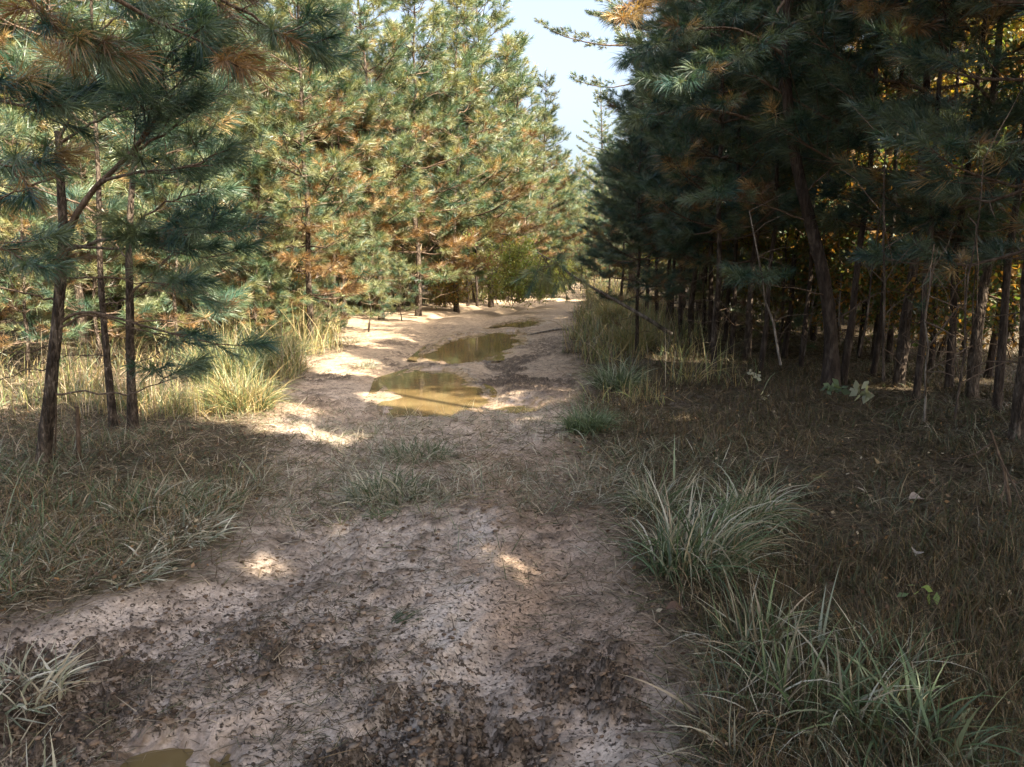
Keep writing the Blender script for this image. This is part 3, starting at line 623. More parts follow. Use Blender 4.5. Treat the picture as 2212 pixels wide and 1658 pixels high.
fill([(16, (1560, 1820)), (19.5, (1530, 1620, 1730, 1880, 2040, 2190)), (24, (1490, 1570, 1700, 1840, 2000, 2150)), (30, (1450, 1530, 1660, 1820, 1990, 2170)), (38, (1400, 1470, 1600, 1780, 1980)), (48, (1340, 1400, 1520, 1700, 1900)), (62, (1325, 1380, 1460, 1600))],
     lambda Y0: POLE[random.randrange(2)] if random.random() < 0.4 and Y0 < 28 else PINE_R[random.randrange(3)], SHORT_R, 'dark pine', 'right', 'pines filling the right stand', 0.95, 1.25, lambda u, Y0: 0.72 if u < 1480 and Y0 > 23 else 1)
BL = [(1700, 13.2), (1810, 12.4), (1890, 13.6), (1960, 15), (2040, 13.2), (2150, 11.8), (2210, 13.4), (1620, 15.6), (1560, 17.5), (1680, 15), (1780, 17), (1860, 14.5), (2010, 16), (2100, 13), (2190, 15), (1600, 22), (1740, 22), (1920, 20), (2080, 19), (1480, 24), (1660, 28), (1850, 26), (2050, 25), (2200, 21), (1400, 33), (1950, 32), (1750, 35)]
nb = lambda k: sum(1 for q in BL if behind(q[0], SHORT_R) == behind(BL[k][0], SHORT_R) and (q[1], q[0]) < (BL[k][1], BL[k][0]))
for k, (u, Y_) in enumerate(BL):
    pl(BROAD[k % 3], u, Y_, 'golden green broadleaf tree, %s leafy one behind the %s' % (ORD[nb(k)], behind(u, SHORT_R)), 'broadleaf tree', 'broadleaf trees behind the right stand', s=random.uniform(0.8, 1.15))
UNDER = [make_broad(720, 2.6, 1.2, 6500, 0.15, [[0.09, 0.12, 0.04], [0.14, 0.15, 0.05], [0.22, 0.15, 0.05]], 0.06, 0.014, 'understory_shrub', 4), make_broad(721, 3.4, 1.4, 8000, 0.2, [[0.07, 0.11, 0.04], [0.12, 0.14, 0.05], [0.30, 0.17, 0.05]], 0.065, 0.016, 'understory_shrub', 3)]
for k, (u, Y_) in enumerate([(1700, 13.5), (1840, 11.5), (1930, 13), (2040, 10.5), (2110, 12.0), (2190, 9.5), (1760, 16.5), (1880, 17), (2000, 18), (2150, 17), (1640, 19), (1560, 24), (1500, 29), (1700, 24), (1800, 22), (1950, 24), (2080, 24), (2180, 27), (1450, 36), (1400, 42), (1350, 44), (1600, 34), (1850, 32)]):
    pl(UNDER[k % 2], u, Y_, 'shaded undergrowth shrub, %s one back behind the %s' % (ORD[sum(1 for q in [(1700, 13.5), (1840, 11.5), (1930, 13), (2040, 10.5), (2110, 12.0), (2190, 9.5), (1760, 16.5), (1880, 17), (2000, 18), (2150, 17), (1640, 19), (1560, 24), (1500, 29), (1700, 24), (1800, 22), (1950, 24), (2080, 24), (2180, 27), (1450, 36), (1400, 42), (1350, 44), (1600, 34), (1850, 32)][:k] if behind(q[0], SHORT_R) == behind(u, SHORT_R))], behind(u, SHORT_R)), 'shrub', 'undergrowth of the right stand', s=random.uniform(0.85, 1.2))
for k, (u, Y_) in enumerate([(180, 16), (360, 19), (480, 22), (620, 22), (700, 24.5), (780, 24.5), (860, 27), (940, 29), (1020, 31), (1080, 33), (1230, 60), (1180, 45), (20, 20), (1265, 75)]):
    pl(UNDER[k % 2], u, Y_, 'leafy shrub low in the left stand, near the ' + behind(u, SHORT_L) + (', deep in' if 30 < Y_ < 40 else ', deeper in' if 40 < Y_ < 50 else ', deepest' if Y_ > 70 else ', far' if Y_ > 50 else '') + (', palest' if k in (12, 5) else ''), 'shrub', 'undergrowth of the left stand', s=random.uniform(0.8, 1.1))
YOUNG = [make_pine(650 + i, h=4.2, base=0.25, spreadr=1.15, n=50, L=0.19, wd=0.009, rt=0.035, whorl=0.42, dead=0.12) for i in range(2)]
fill([(12.2, (1690, 2060)), (13.8, (1960, 2180)), (15.5, (1590, 1760, 1900)), (18, (1540, 1700, 2080)), (21.5, (1490, 1640, 1800, 1980, 2200)), (27, (1440, 1560, 1740, 1900, 2100)), (34, (1400, 1500, 1640, 1800, 2000)), (44, (1350, 1440, 1560, 1750)), (55, (1320, 1380, 1480))],
     lambda Y0: YOUNG[random.randrange(2)], SHORT_R, 'low bushy young pine', 'right', 'young pines under the right stand', 0.8, 1.15)
fill([(15.5, (-60, 60)), (18, (200, 330, 460)), (21, (-20, 110, 540, 610)), (25, (380, 690, 760, 830)), (29, (880, 950, 1020)), (34, (1070, 1110, 1150)), (45, (1180, 1200))],
     lambda Y0: YOUNG[random.randrange(2)], SHORT_L, 'low bushy young pine', 'left', 'young pines under the left stand', 0.7, 1.1)
PU = [(1655, 10.5), (1705, 12.5), (1745, 11.2), (1838, 9.6), (1872, 12.5), (1905, 10.4), (1940, 12.0), (2005, 8.4), (2035, 11.0), (2078, 9.2), (2105, 12.4), (2160, 10.2), (2190, 7.8), (1590, 12.5), (1545, 13.6), (1475, 15.2), (1525, 16.5), (1575, 15.0), (1610, 17.0), (1665, 15.8), (1815, 13.5), (1985, 13.8), (2060, 14.5), (2140, 14.0), (1770, 15.0), (1925, 15.5), (1455, 18.5), (1425, 20.5)]
for k, (u, Y_) in enumerate(sorted(PU)):
    pl(POLE[k % 2], u, Y_, 'thin dark bare trunk, %s of those beside the %s' % (ORD[sum(1 for q in sorted(PU)[:k] if behind(q[0], SHORT_R) == behind(u, SHORT_R))], behind(u, SHORT_R)), 'pine tree', 'thin dark trunks of the right stand', s=random.uniform(0.75, 1.0))
for k, (u, Y_, sc, lab) in enumerate([(30, 10.2, .8, 'sunlit low pine at the left border behind the snapped pine'), (185, 11.2, .9, 'sunlit low pine seen between the snapped and the crooked pine'), (370, 11.8, .95, 'sunlit low pine right of the straight bank pine'), (450, 12.8, 1.0, 'sunlit low pine behind the tall yellow grass clump'), (545, 13.8, .9, 'sunlit low pine left of the tall whorled pine'), (-60, 12.0, 1.0, 'sunlit low pine cut by the left border')]):
    pl(YOUNG[k % 2], u, Y_, lab, 'pine tree', 'sunlit low pines of the left clearing', s=sc)
for k, (u, Y_, sc, lab) in enumerate([(1232, 41, .80, 'pine closing the far end of the track, middle one'), (1215, 58, 1.2, 'pine closing the far end of the track, left one'), (1270, 43, .85, 'pine closing the far end of the track, right one'), (1255, 66, 1.2, 'pine closing the far end of the track, tallest at the back')]):
    pl(PINE_L[k], u, Y_, lab, 'pine tree', 'pines closing the far end of the track', s=sc)
for k, (u, Y_, sc) in enumerate([(1255, 40, 1.0), (1285, 38, .9), (1232, 43, 1.1), (1270, 46, 1.3)]):
    pl(YOUNG[k % 2], u, Y_, 'low bushy pine across the far end of the track, ' + ['second from right', 'rightmost', 'leftmost', 'hindmost'][k], 'pine tree', 'pines closing the far end of the track', s=sc)
for k, (u, Y_, sc, lab) in enumerate([(1228, 44, .8, 'leafy shrub left on the far end of the track'), (1262, 42, .8, 'leafy shrub right on the far end of the track'), (1195, 38, .8, 'leafy shrub on the left shoulder of the far track')]):
    pl(SHRUB[0], u, Y_, lab, 'bush', 'bushes at the far end of the track', s=sc)
for k, (u, v1, v2, lean) in enumerate([(1690, 870, 0, -0.5), (1725, 830, 0, 0.1), (1470, 745, 0, .1), (1520, 760, 0, -.1), (1545, 750, 0, .15), (1990, 1000, 0, -.05), (2050, 1040, 0, .04), (1850, 870, 0, .1), (2100, 900, 0, -.1), (1900, 950, 0, -.12)]):
    b = G(u, v1); m = MB(); r_ = np.random.default_rng(800 + k); root = empty('bare_sapling', b, label=None)
    hh = 1.8 + 1.3 * r_.random(); z = np.linspace(-0.05, hh, 10); rr0 = 0.018 if k == 0 else 0.010 + 0.006 * r_.random()
    pts = np.stack([lean * (z / hh) ** 1.2 + np.cumsum(r_.normal(size=10)) * 0.015, np.cumsum(r_.normal(size=10)) * 0.015, z], 1)
    m.tube(pts, np.linspace(rr0, rr0 * .35, 10), 6, (1, 1, 1), 0); m.build('stem', [M_BARKG if k in (0, 5) else M_BARK], root, smooth=True)
    m = MB()
    for j in range(12):
        i = 3 + j % 7; e = pts[i] + nrm(r_.normal(size=3) + [0, 0, .4]) * (0.3 + 0.4 * r_.random()); m.tube(curve(pts[i], e, (0, 0, .03), 4, .01, r_), np.linspace(.006, .002, 4), 3, (1, 1, 1), 0)
    m.build('crown', [M_TWIG], root)
    setp(root, ['pale grey bare sapling leaning away from the leaning pine, left of its foot', 'thin sapling between the pale grey sapling and the thick leaning pine', 'thin bare sapling first in the sunny gap of the right stand', 'thin bare sapling in the middle of the sunny gap of the right stand', 'thin bare sapling last in the sunny gap of the right stand', 'pale thin stem in the dark right stand, left one of a close pair', 'pale thin stem in the dark right stand, right one of a close pair', 'thin sapling just right of the foot of the thick leaning pine', 'thin dark sapling far back near the right border', 'crooked thin sapling between the leaning pine and the pale pair'][k], 'sapling', 'bare saplings in the right stand')

# tall pines beside and behind the camera: they shade the foreground
for k, (x, y) in enumerate([(1.9, -0.8), (-1.6, -2.6), (5.5, -1.2), (9.0, -0.5), (3.4, -4.2), (7.4, -4.6), (12.5, 1.5), (10.0, 3.4), (13.2, 6.0), (16, 4), (11.5, -3.5), (0.4, -6), (8.2, 5.2), (14.5, -1), (7.0, 2.6), (11.8, 8.6)]):
    place(TALL[k % 2], x, y, 'tall pine outside the picture, %s of those shading the foreground' % (ORD + ['twelfth', 'thirteenth', 'fourteenth', 'fifteenth', 'sixteenth', 'seventeenth', 'eighteenth'])[k], 'pine tree', 'tall pines behind the photographer', s=random.uniform(0.95, 1.1))
def carve(beams, groups=('tall pines behind the photographer',), tmin=-1e9):                                    # gaps cut into crowns along sun rays, shaped to let sun flecks through
    sd = np.array(SUND)
    for o in [q for q in COL.objects if q.name.startswith('crown') and q.parent and q.parent.get('group') in groups]:
        me = o.data; n = len(me.vertices); v = np.empty(n * 3, np.float32); me.vertices.foreach_get('co', v); v = v.reshape(-1, 3)
        p = o.parent; M = Matrix.LocRotScale(p.location, p.rotation_euler, p.scale); A = np.array(M.to_3x3()); T = np.array(M.translation)
        wv = v @ A.T + T; hit = np.zeros(n, bool)
        for g, rad in beams:
            q = wv - g; t = q @ sd; hit |= (np.linalg.norm(q - t[:, None] * sd, axis=1) < rad) & (t > tmin)
        if not hit.any(): continue
        me = me.copy(); o.data = me; ls = np.empty(len(me.polygons), np.int32); me.polygons.foreach_get('loop_start', ls); lv = np.empty(len(me.loops), np.int32); me.loops.foreach_get('vertex_index', lv)
        bad = hit[lv[ls]] | hit[lv[ls + 1]]; import bmesh
        bm = bmesh.new(); bm.from_mesh(me); bm.faces.ensure_lookup_table(); bmesh.ops.delete(bm, geom=[bm.faces[int(i)] for i in np.where(bad)[0]], context='FACES'); bm.to_mesh(me); bm.free()
carve([(G(560, 1222), 0.20), (G(615, 1216), 0.13), (G(1150, 862), 0.5), (G(1480, 785), 0.5), (G(1560, 790), 0.4), (G(1440, 790), 0.4), (G(1000, 870), 0.4), (G(900, 850), 0.6), (G(1060, 830), 0.7), (G(1150, 790), 0.7), (G(1000, 770), 0.8), (G(1120, 740), 0.9), (G(1190, 850), 0.5), (G(760, 790), 0.8), (G(850, 740), 1.0)])
carve([(P(u, v, Y_), r_) for u, v, Y_, r_ in [(1700, 300, 13.2, .8), (1800, 330, 12.4, .8), (1760, 420, 14, .6), (1890, 250, 13.6, .8), (1960, 420, 14, .6), (2050, 330, 13.2, .8), (2140, 200, 11.8, .7), (2160, 430, 11.8, .6), (2060, 560, 13.2, .5), (1630, 420, 15.6, .7), (1560, 560, 17, .8), (1640, 680, 15, .6), (1850, 620, 14, .4), (1500, 690, 14, .5)]] + [(G(1480, 785), 0.6), (G(1560, 790), 0.5), (G(1440, 740), .6), (G(1900, 850), .35)],
      ('tall pines behind the photographer', 'pines filling the right stand', 'pines of the shaded right stand', 'young pines under the right stand', 'thin dark trunks of the right stand'), 1.8)

# ------------------------------------------------------------------ far woods that read as one mass
def far_woods():
    r = np.random.default_rng(55); mb = MB(); N = 90000
    a = r.uniform(-1.2, 1.2, N); d = r.uniform(70, 130, N); x = np.sin(a) * d; y = np.cos(a) * d
    k = np.abs(x - 0.095 * y) > 1.5; x = x[k]; y = y[k]; n = len(x)
    top = 7 + 6 * fbm(x * 0.15, y * 0.15, 3); z = top * r.random(n) ** 0.8
    pal = GREENS[r.integers(0, 6, n)] * 0.9
    leaves(mb, np.stack([x, y, z], 1), 0.8, pal, r)
    return setp(mb.build('far_woods', [M_LEAF]), 'dense green woods far beyond the stands of young pines', 'woods', kind='stuff')
far_woods()

# ------------------------------------------------------------------ grass
def blades(mb, B, az, L, lean, curl, w, col, K=4, r=rng, flat=0.006):
    N = len(B); p = B.copy(); V = []
    dx = np.stack([np.cos(az), np.sin(az)], 1); tw = r.normal(size=N) * 0.6
    for k in range(K + 1):
        f = k / K; th = lean + curl * f
        t = np.stack([np.sin(th) * dx[:, 0], np.sin(th) * dx[:, 1], np.cos(th)], 1)
        sd = np.stack([-dx[:, 1], dx[:, 0], np.zeros(N)], 1); up = np.cross(t, sd)
        sv = sd * np.cos(tw)[:, None] + up * np.sin(tw)[:, None]
        ww = (w * (0.75 + 0.25 * math.sin(math.pi * min(1, f * 1.6))) * (1 - f ** 2.2) * 0.5)[:, None]
        if k < K: V += [p - sv * ww, p + sv * ww]
        else: V.append(p.copy())
        if k < K:
            p = p + t * (L / K)[:, None]; p[:, 2] = np.maximum(p[:, 2], B[:, 2] + flat * (1 + f))
    n_ = 2 * K + 1; i = np.arange(N)[:, None] * n_; b = mb.n
    q = np.concatenate([i + np.array([[2 * k, 2 * k + 1, 2 * k + 3, 2 * k + 2]]) for k in range(K - 1)])
    mb.add(np.stack(V, 1).reshape(-1, 3), q, np.repeat(col, n_, 0))
    mb.f[3].append(b + i + np.array([[2 * K - 2, 2 * K - 1, 2 * K]])); mb.m[3].append(np.zeros(N, np.int32))
def cand(n, y0, y1, r, half=0.80):                   # points whose density falls with distance
    y = y0 * (y1 / y0) ** r.random(n); x = y * r.uniform(-half, half, n)
    return x, y
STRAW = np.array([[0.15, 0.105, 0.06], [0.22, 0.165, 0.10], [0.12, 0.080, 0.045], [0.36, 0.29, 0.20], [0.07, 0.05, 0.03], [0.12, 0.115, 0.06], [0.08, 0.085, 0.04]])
GREY = np.array([[0.36, 0.33, 0.25], [0.24, 0.24, 0.17], [0.46, 0.43, 0.34], [0.15, 0.17, 0.11], [0.30, 0.25, 0.17]])
GREEN = np.array([[0.08, 0.12, 0.05], [0.13, 0.17, 0.08], [0.19, 0.22, 0.13], [0.06, 0.09, 0.04], [0.30, 0.31, 0.22], [0.30, 0.25, 0.15]])
GOLD = np.array([[0.33, 0.27, 0.11], [0.25, 0.25, 0.09], [0.40, 0.31, 0.15], [0.17, 0.20, 0.07], [0.30, 0.22, 0.09]])
def pick(p, n, r): return p[r.integers(0, len(p), n)] * (0.8 + 0.4 * r.random((n, 1)))
def mid_band(x, y):                                  # the matted strip that crosses the track
    vv = np.interp(y, [3.6, 4.6, 5.0, 7.4, 8.3, 9], [0, .12, 1, 1, .5, 0]); return vv
def scatter(name, label, cat, n, y0, y1, dens, pal, Lr, wr, lean, curl, seed, matl, K=2, flat=0.006, half=0.8, wy=0.0):
    r = np.random.default_rng(seed); x, y = cand(n, y0, y1, r, half)
    h, d = height(x, y)[:2]; w2 = np.max([inside(q, x, y) for q in PUD], 0)
    k = (r.random(n) < dens(x, y, d)) & (w2 < -0.02); x, y, h, d = x[k], y[k], h[k], d[k]; m = len(x)
    L = r.uniform(*Lr, m) * (0.45 + 0.9 * nz(x, y, 0.8, .35, .65, 21) if name == 'tall_grass' else 1.0); w = r.uniform(*wr, m) * (1 + wy * y); cc = pick(pal, m, r)
    if name in ('dry_thatch', 'verge_grass', 'verge_weeds'): cc = cc * np.where(((x > 0) & (d < -0.1))[:, None], np.array([0.56, 0.54, 0.48]), 1.0)      # right verge darkened: its shade painted into straw and grass colours
    mb = MB(); blades(mb, np.stack([x, y, h - 0.004], 1), r.random(m) * 6.283, L, r.normal(lean[0], lean[1], m).clip(0, 1.62), r.normal(curl[0], curl[1], m), w, cc, K, r, flat)
    return setp(mb.build(name, [matl]), label, cat, kind='stuff')
nz = lambda x, y, f, a, b, o: sst(fbm(x * f, y * f, 3, 0.55, o), a, b)
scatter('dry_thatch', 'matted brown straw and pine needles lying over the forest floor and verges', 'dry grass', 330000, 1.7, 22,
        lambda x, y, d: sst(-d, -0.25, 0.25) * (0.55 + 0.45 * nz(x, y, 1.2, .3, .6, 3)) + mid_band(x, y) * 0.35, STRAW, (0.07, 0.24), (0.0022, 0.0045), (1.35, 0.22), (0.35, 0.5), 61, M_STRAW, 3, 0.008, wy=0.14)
scatter('fallen_straw', 'loose dry straw and brown pine needles strewn over the wet mud', 'dry grass', 60000, 1.8, 12,
        lambda x, y, d: sst(d, -0.1, 0.15) * (0.04 + 0.75 * nz(x, y, 0.8, .45, .66, 8)), np.vstack([STRAW, STRAW * 0.5]), (0.05, 0.17), (0.0018, 0.0035), (1.52, 0.05), (0.08, 0.2), 62, M_STRAW, 2, 0.012, wy=0.12)
scatter('flattened_grass', 'greyish trampled grass matted across the middle of the track', 'grass', 85000, 3.0, 10,
        lambda x, y, d: mid_band(x, y) * sst(d, -1.4, 0.1) * (0.05 + 0.6 * nz(x, y, 1.3, .46, .62, 5)), np.vstack([GREY, GREY, STRAW[:2], GREEN[:1]]), (0.08, 0.26), (0.003, 0.007), (1.05, 0.35), (0.6, 0.5), 63, M_GRASS, 3, 0.01)
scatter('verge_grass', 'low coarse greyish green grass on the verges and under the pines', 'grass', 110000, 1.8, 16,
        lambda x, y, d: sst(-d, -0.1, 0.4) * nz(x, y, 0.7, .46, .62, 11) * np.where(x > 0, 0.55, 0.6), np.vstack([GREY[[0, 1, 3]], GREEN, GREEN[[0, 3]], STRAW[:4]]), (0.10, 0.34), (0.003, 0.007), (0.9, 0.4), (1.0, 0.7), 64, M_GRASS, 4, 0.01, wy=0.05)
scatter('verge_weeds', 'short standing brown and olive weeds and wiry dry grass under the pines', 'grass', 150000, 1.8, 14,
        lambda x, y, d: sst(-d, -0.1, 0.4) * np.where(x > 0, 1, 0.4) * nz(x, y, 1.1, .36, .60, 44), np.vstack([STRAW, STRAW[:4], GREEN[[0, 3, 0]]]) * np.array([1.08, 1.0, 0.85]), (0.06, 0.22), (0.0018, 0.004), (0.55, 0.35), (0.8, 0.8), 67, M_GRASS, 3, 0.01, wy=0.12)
scatter('tall_grass', 'tall yellow green grass along both edges of the track and in the sunny clearing', 'grass', 230000, 7.4, 40,
        lambda x, y, d: sst(-d, -0.05, 0.25) * (sst(-d, 2.6, 1.2) * 0.9 + np.where(x < 0, 0.4, 0.0)) * nz(x, y, 0.9, .42, .62, 12) * np.where(x > 0, .5, 1) * np.where(x < -3.6, .45, 1) * sst(y + 2.2 * (fbm(x * 0.8, y * 0.1, 3) - 0.5), 7.3, 8.6), np.vstack([GOLD, GOLD, STRAW[:4] * 1.2, GREEN[:3]]), (0.2, 0.85), (0.0035, 0.007), (0.35, 0.32), (0.7, 0.8), 65, M_GRASS, 4, 0.01, wy=0.07)

scatter('far_grass', 'pale sunlit grass along the far edges of the clearing and the end of the track', 'grass', 120000, 15, 62,
        lambda x, y, d: sst(-d, -0.1, 0.2) * sst(-d, 3.6, 1.6) * (0.25 + 0.75 * nz(x, y, 0.7, .38, .6, 33)), np.vstack([GOLD, GOLD * 1.15, STRAW[:4] * 1.3, GREEN[:3]]), (0.2, 0.65), (0.006, 0.010), (0.4, 0.3), (0.7, 0.7), 66, M_GRASS, 3, 0.01, wy=0.05)
def clump(u, v, n, Lr, radius, label, pal=GREEN, lean=(0.35, 0.25), curl=(1.2, 0.5), wr=(0.004, 0.009), seed=0, bend=None, mud=False):
    r = np.random.default_rng(900 + seed); g = G(u, v); g[2] = gz(g[0], g[1])[0]
    n = int(n * (0.62 if v > 950 else 1.4)); a = r.random(n) * 6.283; rr = radius * np.sqrt(r.random(n)) * 0.7; B = np.stack([np.cos(a) * rr, np.sin(a) * rr, np.full(n, -0.03)], 1)
    az = a + r.normal(size=n) * 0.95; az = np.where(r.random(n) < 0.18, r.random(n) * 6.283, az)
    if bend is not None:
        bx = np.cos(az) + bend[0] * 1.0; by = np.sin(az) + bend[1]; az = np.arctan2(by, bx)
    L = r.uniform(*Lr, n) * (1 - 0.35 * (rr / radius)); mb = MB()
    blades(mb, B, az, L, np.abs(r.normal(lean[0], lean[1] * 1.2, n)), r.normal(curl[0] * 1.35, curl[1] * 1.4, n), r.uniform(*wr, n) * 1.15 * (0.6 + 0.8 * r.random(n)), pick(pal, n, r), 6, r, 0.03)
    o = mb.build('grass_clump', [M_GRASS]); o.location = g
    return setp(o, label, 'grass clump', 'grass clumps')
PG = np.vstack([GREEN[[0, 1, 2, 3, 0, 3]], GREEN[4:], GREY[[0, 2]], STRAW[[1, 3]]]); MUDG = GREY
for k, a in enumerate([
 (1500, 1240, 900, (0.35, 0.80), 0.34, 'big arching grass clump where the mud meets the right verge', PG, (0.3, 0.22), (1.3, 0.5), (0.004, 0.010), (0.6, 0.1)),
 (1420, 1110, 520, (0.3, 0.6), 0.25, 'fine bladed grass clump directly behind the big arching clump', PG, (0.4, 0.25), (1.3, 0.5), (0.003, 0.006), (0.1, 0)),
 (1610, 1140, 560, (0.35, 0.7), 0.25, 'arching grass clump to the right behind the big arching clump', PG, (0.4, 0.25), (1.3, 0.4), (0.004, 0.009), (0.5, 0)),
 (1640, 1420, 300, (0.25, 0.55), 0.24, 'loose grass clump with pale upright blades on the right verge', PG, (0.4, 0.3), (1.0, 0.6), (0.004, 0.010), None),
 (1750, 1560, 360, (0.25, 0.6), 0.28, 'coarse grass clump in the lower right corner area, nearest of the upright ones', PG, (0.5, 0.3), (1.0, 0.6), (0.004, 0.010), None),
 (1580, 1600, 220, (0.2, 0.5), 0.22, 'broken straw coloured grass clump at the bottom edge beside the mud', np.vstack([GREY, STRAW]), (0.7, 0.3), (0.8, 0.6), (0.004, 0.008), None),
 (1960, 1640, 260, (0.3, 0.6), 0.25, 'dark grass clump with wide teal blades at the bottom right', GREEN[:4], (0.5, 0.3), (1.2, 0.5), (0.006, 0.012), None),
 (1900, 1480, 160, (0.25, 0.5), 0.22, 'thin grass clump in the brown straw of the right verge', PG, (0.5, 0.3), (1.1, 0.5), (0.004, 0.008), None),
 (1270, 940, 380, (0.25, 0.5), 0.3, 'dark low grass clump at the right edge just before the puddle', GREEN[:4], (0.45, 0.3), (1.1, 0.4), (0.004, 0.009), None),
 (1330, 850, 420, (0.35, 0.7), 0.36, 'dark green grass clump beside the big puddle', GREEN[:5], (0.35, 0.3), (1.0, 0.4), (0.005, 0.010), None),
 (1370, 760, 420, (0.5, 0.95), 0.4, 'tall sunlit grass clump at the right edge behind the big puddle', GOLD, (0.3, 0.2), (0.9, 0.4), (0.006, 0.010), None),
 (1320, 700, 420, (0.6, 1.0), 0.45, 'tall pale grass clump beside the far puddle under the leaning limb', GOLD, (0.25, 0.2), (0.8, 0.4), (0.007, 0.012), None),
 (840, 1065, 900, (0.15, 0.40), 0.42, 'muddy grey green grass clump left of centre in the track', np.vstack([MUDG, MUDG[2:3], GREEN[[0, 3, 3]]]), (0.55, 0.35), (1.0, 0.4), (0.004, 0.010), (-0.2, -0.2)),
 (900, 985, 700, (0.12, 0.34), 0.42, 'grey grass clump on the hump between the track ruts', np.vstack([MUDG, GREEN[[0, 3, 3]]]), (0.5, 0.35), (1.0, 0.4), (0.004, 0.009), None),
 (960, 1080, 130, (0.1, 0.22), 0.16, 'small pale grass tuft at the right foot of the muddy grey green clump', MUDG, (0.8, 0.3), (0.8, 0.4), (0.003, 0.007), None),
 (820, 1115, 90, (0.08, 0.18), 0.12, 'little teal grass tuft on the mud below the muddy grey green clump', GREEN[:2], (0.8, 0.3), (0.8, 0.4), (0.003, 0.006), None),
 (860, 1330, 70, (0.08, 0.18), 0.07, 'dark green sprig of grass pressed flat in the mud', GREEN[:1] * 0.6, (1.3, 0.15), (0.3, 0.2), (0.003, 0.006), (1.6, 0.9)),
 (400, 1170, 420, (0.15, 0.35), 0.34, 'pale mud stained grass clump at the left edge of the mud', np.vstack([MUDG, MUDG * 1.25]), (1.0, 0.25), (0.7, 0.4), (0.005, 0.012), (0.8, -0.3)),
 (330, 1110, 420, (0.18, 0.42), 0.36, 'grey green grass clump behind the pale mud stained clump', PG, (0.9, 0.3), (0.8, 0.4), (0.005, 0.010), (0.6, -0.2)),
 (280, 1260, 300, (0.12, 0.3), 0.26, 'pale flattened grass clump pointing at the mud, in front of the mud stained clump', MUDG * 1.15, (1.1, 0.25), (0.6, 0.4), (0.005, 0.011), (0.8, -0.4)),
 (90, 1230, 320, (0.2, 0.4), 0.32, 'tangled olive grass clump at the left border', np.vstack([PG, STRAW]), (0.9, 0.3), (0.8, 0.4), (0.004, 0.008), (0.5, -0.3)),
 (460, 1110, 260, (0.15, 0.32), 0.26, 'dark grass clump nearest the middle on the left verge', PG, (0.9, 0.3), (0.8, 0.4), (0.004, 0.009), None),
 (40, 1500, 300, (0.15, 0.34), 0.24, 'pale curled grass clump at the left border near the bottom', MUDG * 1.2, (0.9, 0.3), (0.9, 0.5), (0.005, 0.011), None),
 (30, 1640, 260, (0.15, 0.34), 0.22, 'pale grass clump in the bottom left corner', MUDG * 1.1, (0.8, 0.3), (0.9, 0.5), (0.005, 0.010), None),
 (520, 895, 700, (0.4, 0.8), 0.5, 'bushy dark footed grass clump at the left edge of the shade line', np.vstack([GOLD, GREEN[:4]]), (0.4, 0.25), (0.9, 0.4), (0.004, 0.008), None),
 (490, 830, 800, (0.6, 1.05), 0.6, 'tall yellow green grass clump right of the straight bank pine', np.vstack([GOLD[[1, 3, 4]], GREEN[:4]]), (0.25, 0.2), (0.8, 0.4), (0.005, 0.009), None),
 (590, 800, 700, (0.6, 1.0), 0.55, 'tall feathery grass clump leaning over the left edge of the track', np.vstack([GOLD[[0, 1, 3]], GREEN[:4]]), (0.25, 0.2), (0.8, 0.4), (0.005, 0.009), None),
 (560, 730, 420, (0.6, 1.0), 0.5, 'tall grass clump in front of the slim pine of the left stand', np.vstack([GOLD, GREEN[:4]]), (0.25, 0.2), (0.8, 0.4), (0.006, 0.010), None),
 (650, 740, 420, (0.5, 0.9), 0.5, 'green tipped grass clump last on the left edge before the sunny mud', np.vstack([GOLD, GREEN[:4]]), (0.25, 0.2), (0.8, 0.4), (0.006, 0.010), None),
 (790, 790, 160, (0.15, 0.32), 0.22, 'small pale grass tuft alone on the track left of the puddles', MUDG * 1.2, (0.6, 0.3), (0.8, 0.4), (0.005, 0.009), None),
 (760, 740, 150, (0.2, 0.35), 0.28, 'short grey tuft at the sunny left edge of the mud', MUDG, (0.6, 0.3), (0.8, 0.4), (0.006, 0.010), None),
 ]): clump(*a[:10], seed=k, bend=a[10])
# a few single wide blades that stand out in the photograph
def blade_obj(name, u, v, L, az, lean, curl, w, col, label):
    g = G(u, v); g[2] = gz(g[0], g[1])[0]; mb = MB()
    blades(mb, np.array([[0, 0, -0.02]]), np.array([az]), np.array([L]), np.array([lean]), np.array([curl]), np.array([w]), np.array([col]), 10, np.random.default_rng(1), 0.0)
    o = mb.build(name, [M_GRASS]); o.location = g; setp(o, label, 'grass stalk')
blade_obj('grass_stalk', 1455, 1060, 0.42, 1.5, 0.05, 0.25, 0.020, (0.22, 0.27, 0.17), 'wide upright blade rising above the fine bladed grass clump')
blade_obj('grass_stalk', 1765, 1430, 0.34, 0.3, 0.0, 0.12, 0.018, (0.40, 0.42, 0.34), 'straight pale upright blade on the right verge, the left one of two')
blade_obj('grass_stalk', 1770, 1440, 0.46, 0.2, 0.05, 0.22, 0.014, (0.34, 0.36, 0.26), 'tall thin upright blade on the right verge, the right one of two')
blade_obj('grass_stalk', 420, 1060, 0.35, 2.6, 0.7, 0.1, 0.012, (0.38, 0.34, 0.24), 'stiff pale straw stalk leaning left over the left verge')
blade_obj('grass_stalk', 10, 1150, 0.5, 0.9, 0.25, 0.4, 0.012, (0.22, 0.25, 0.15), 'long green blade leaning in at the left border')

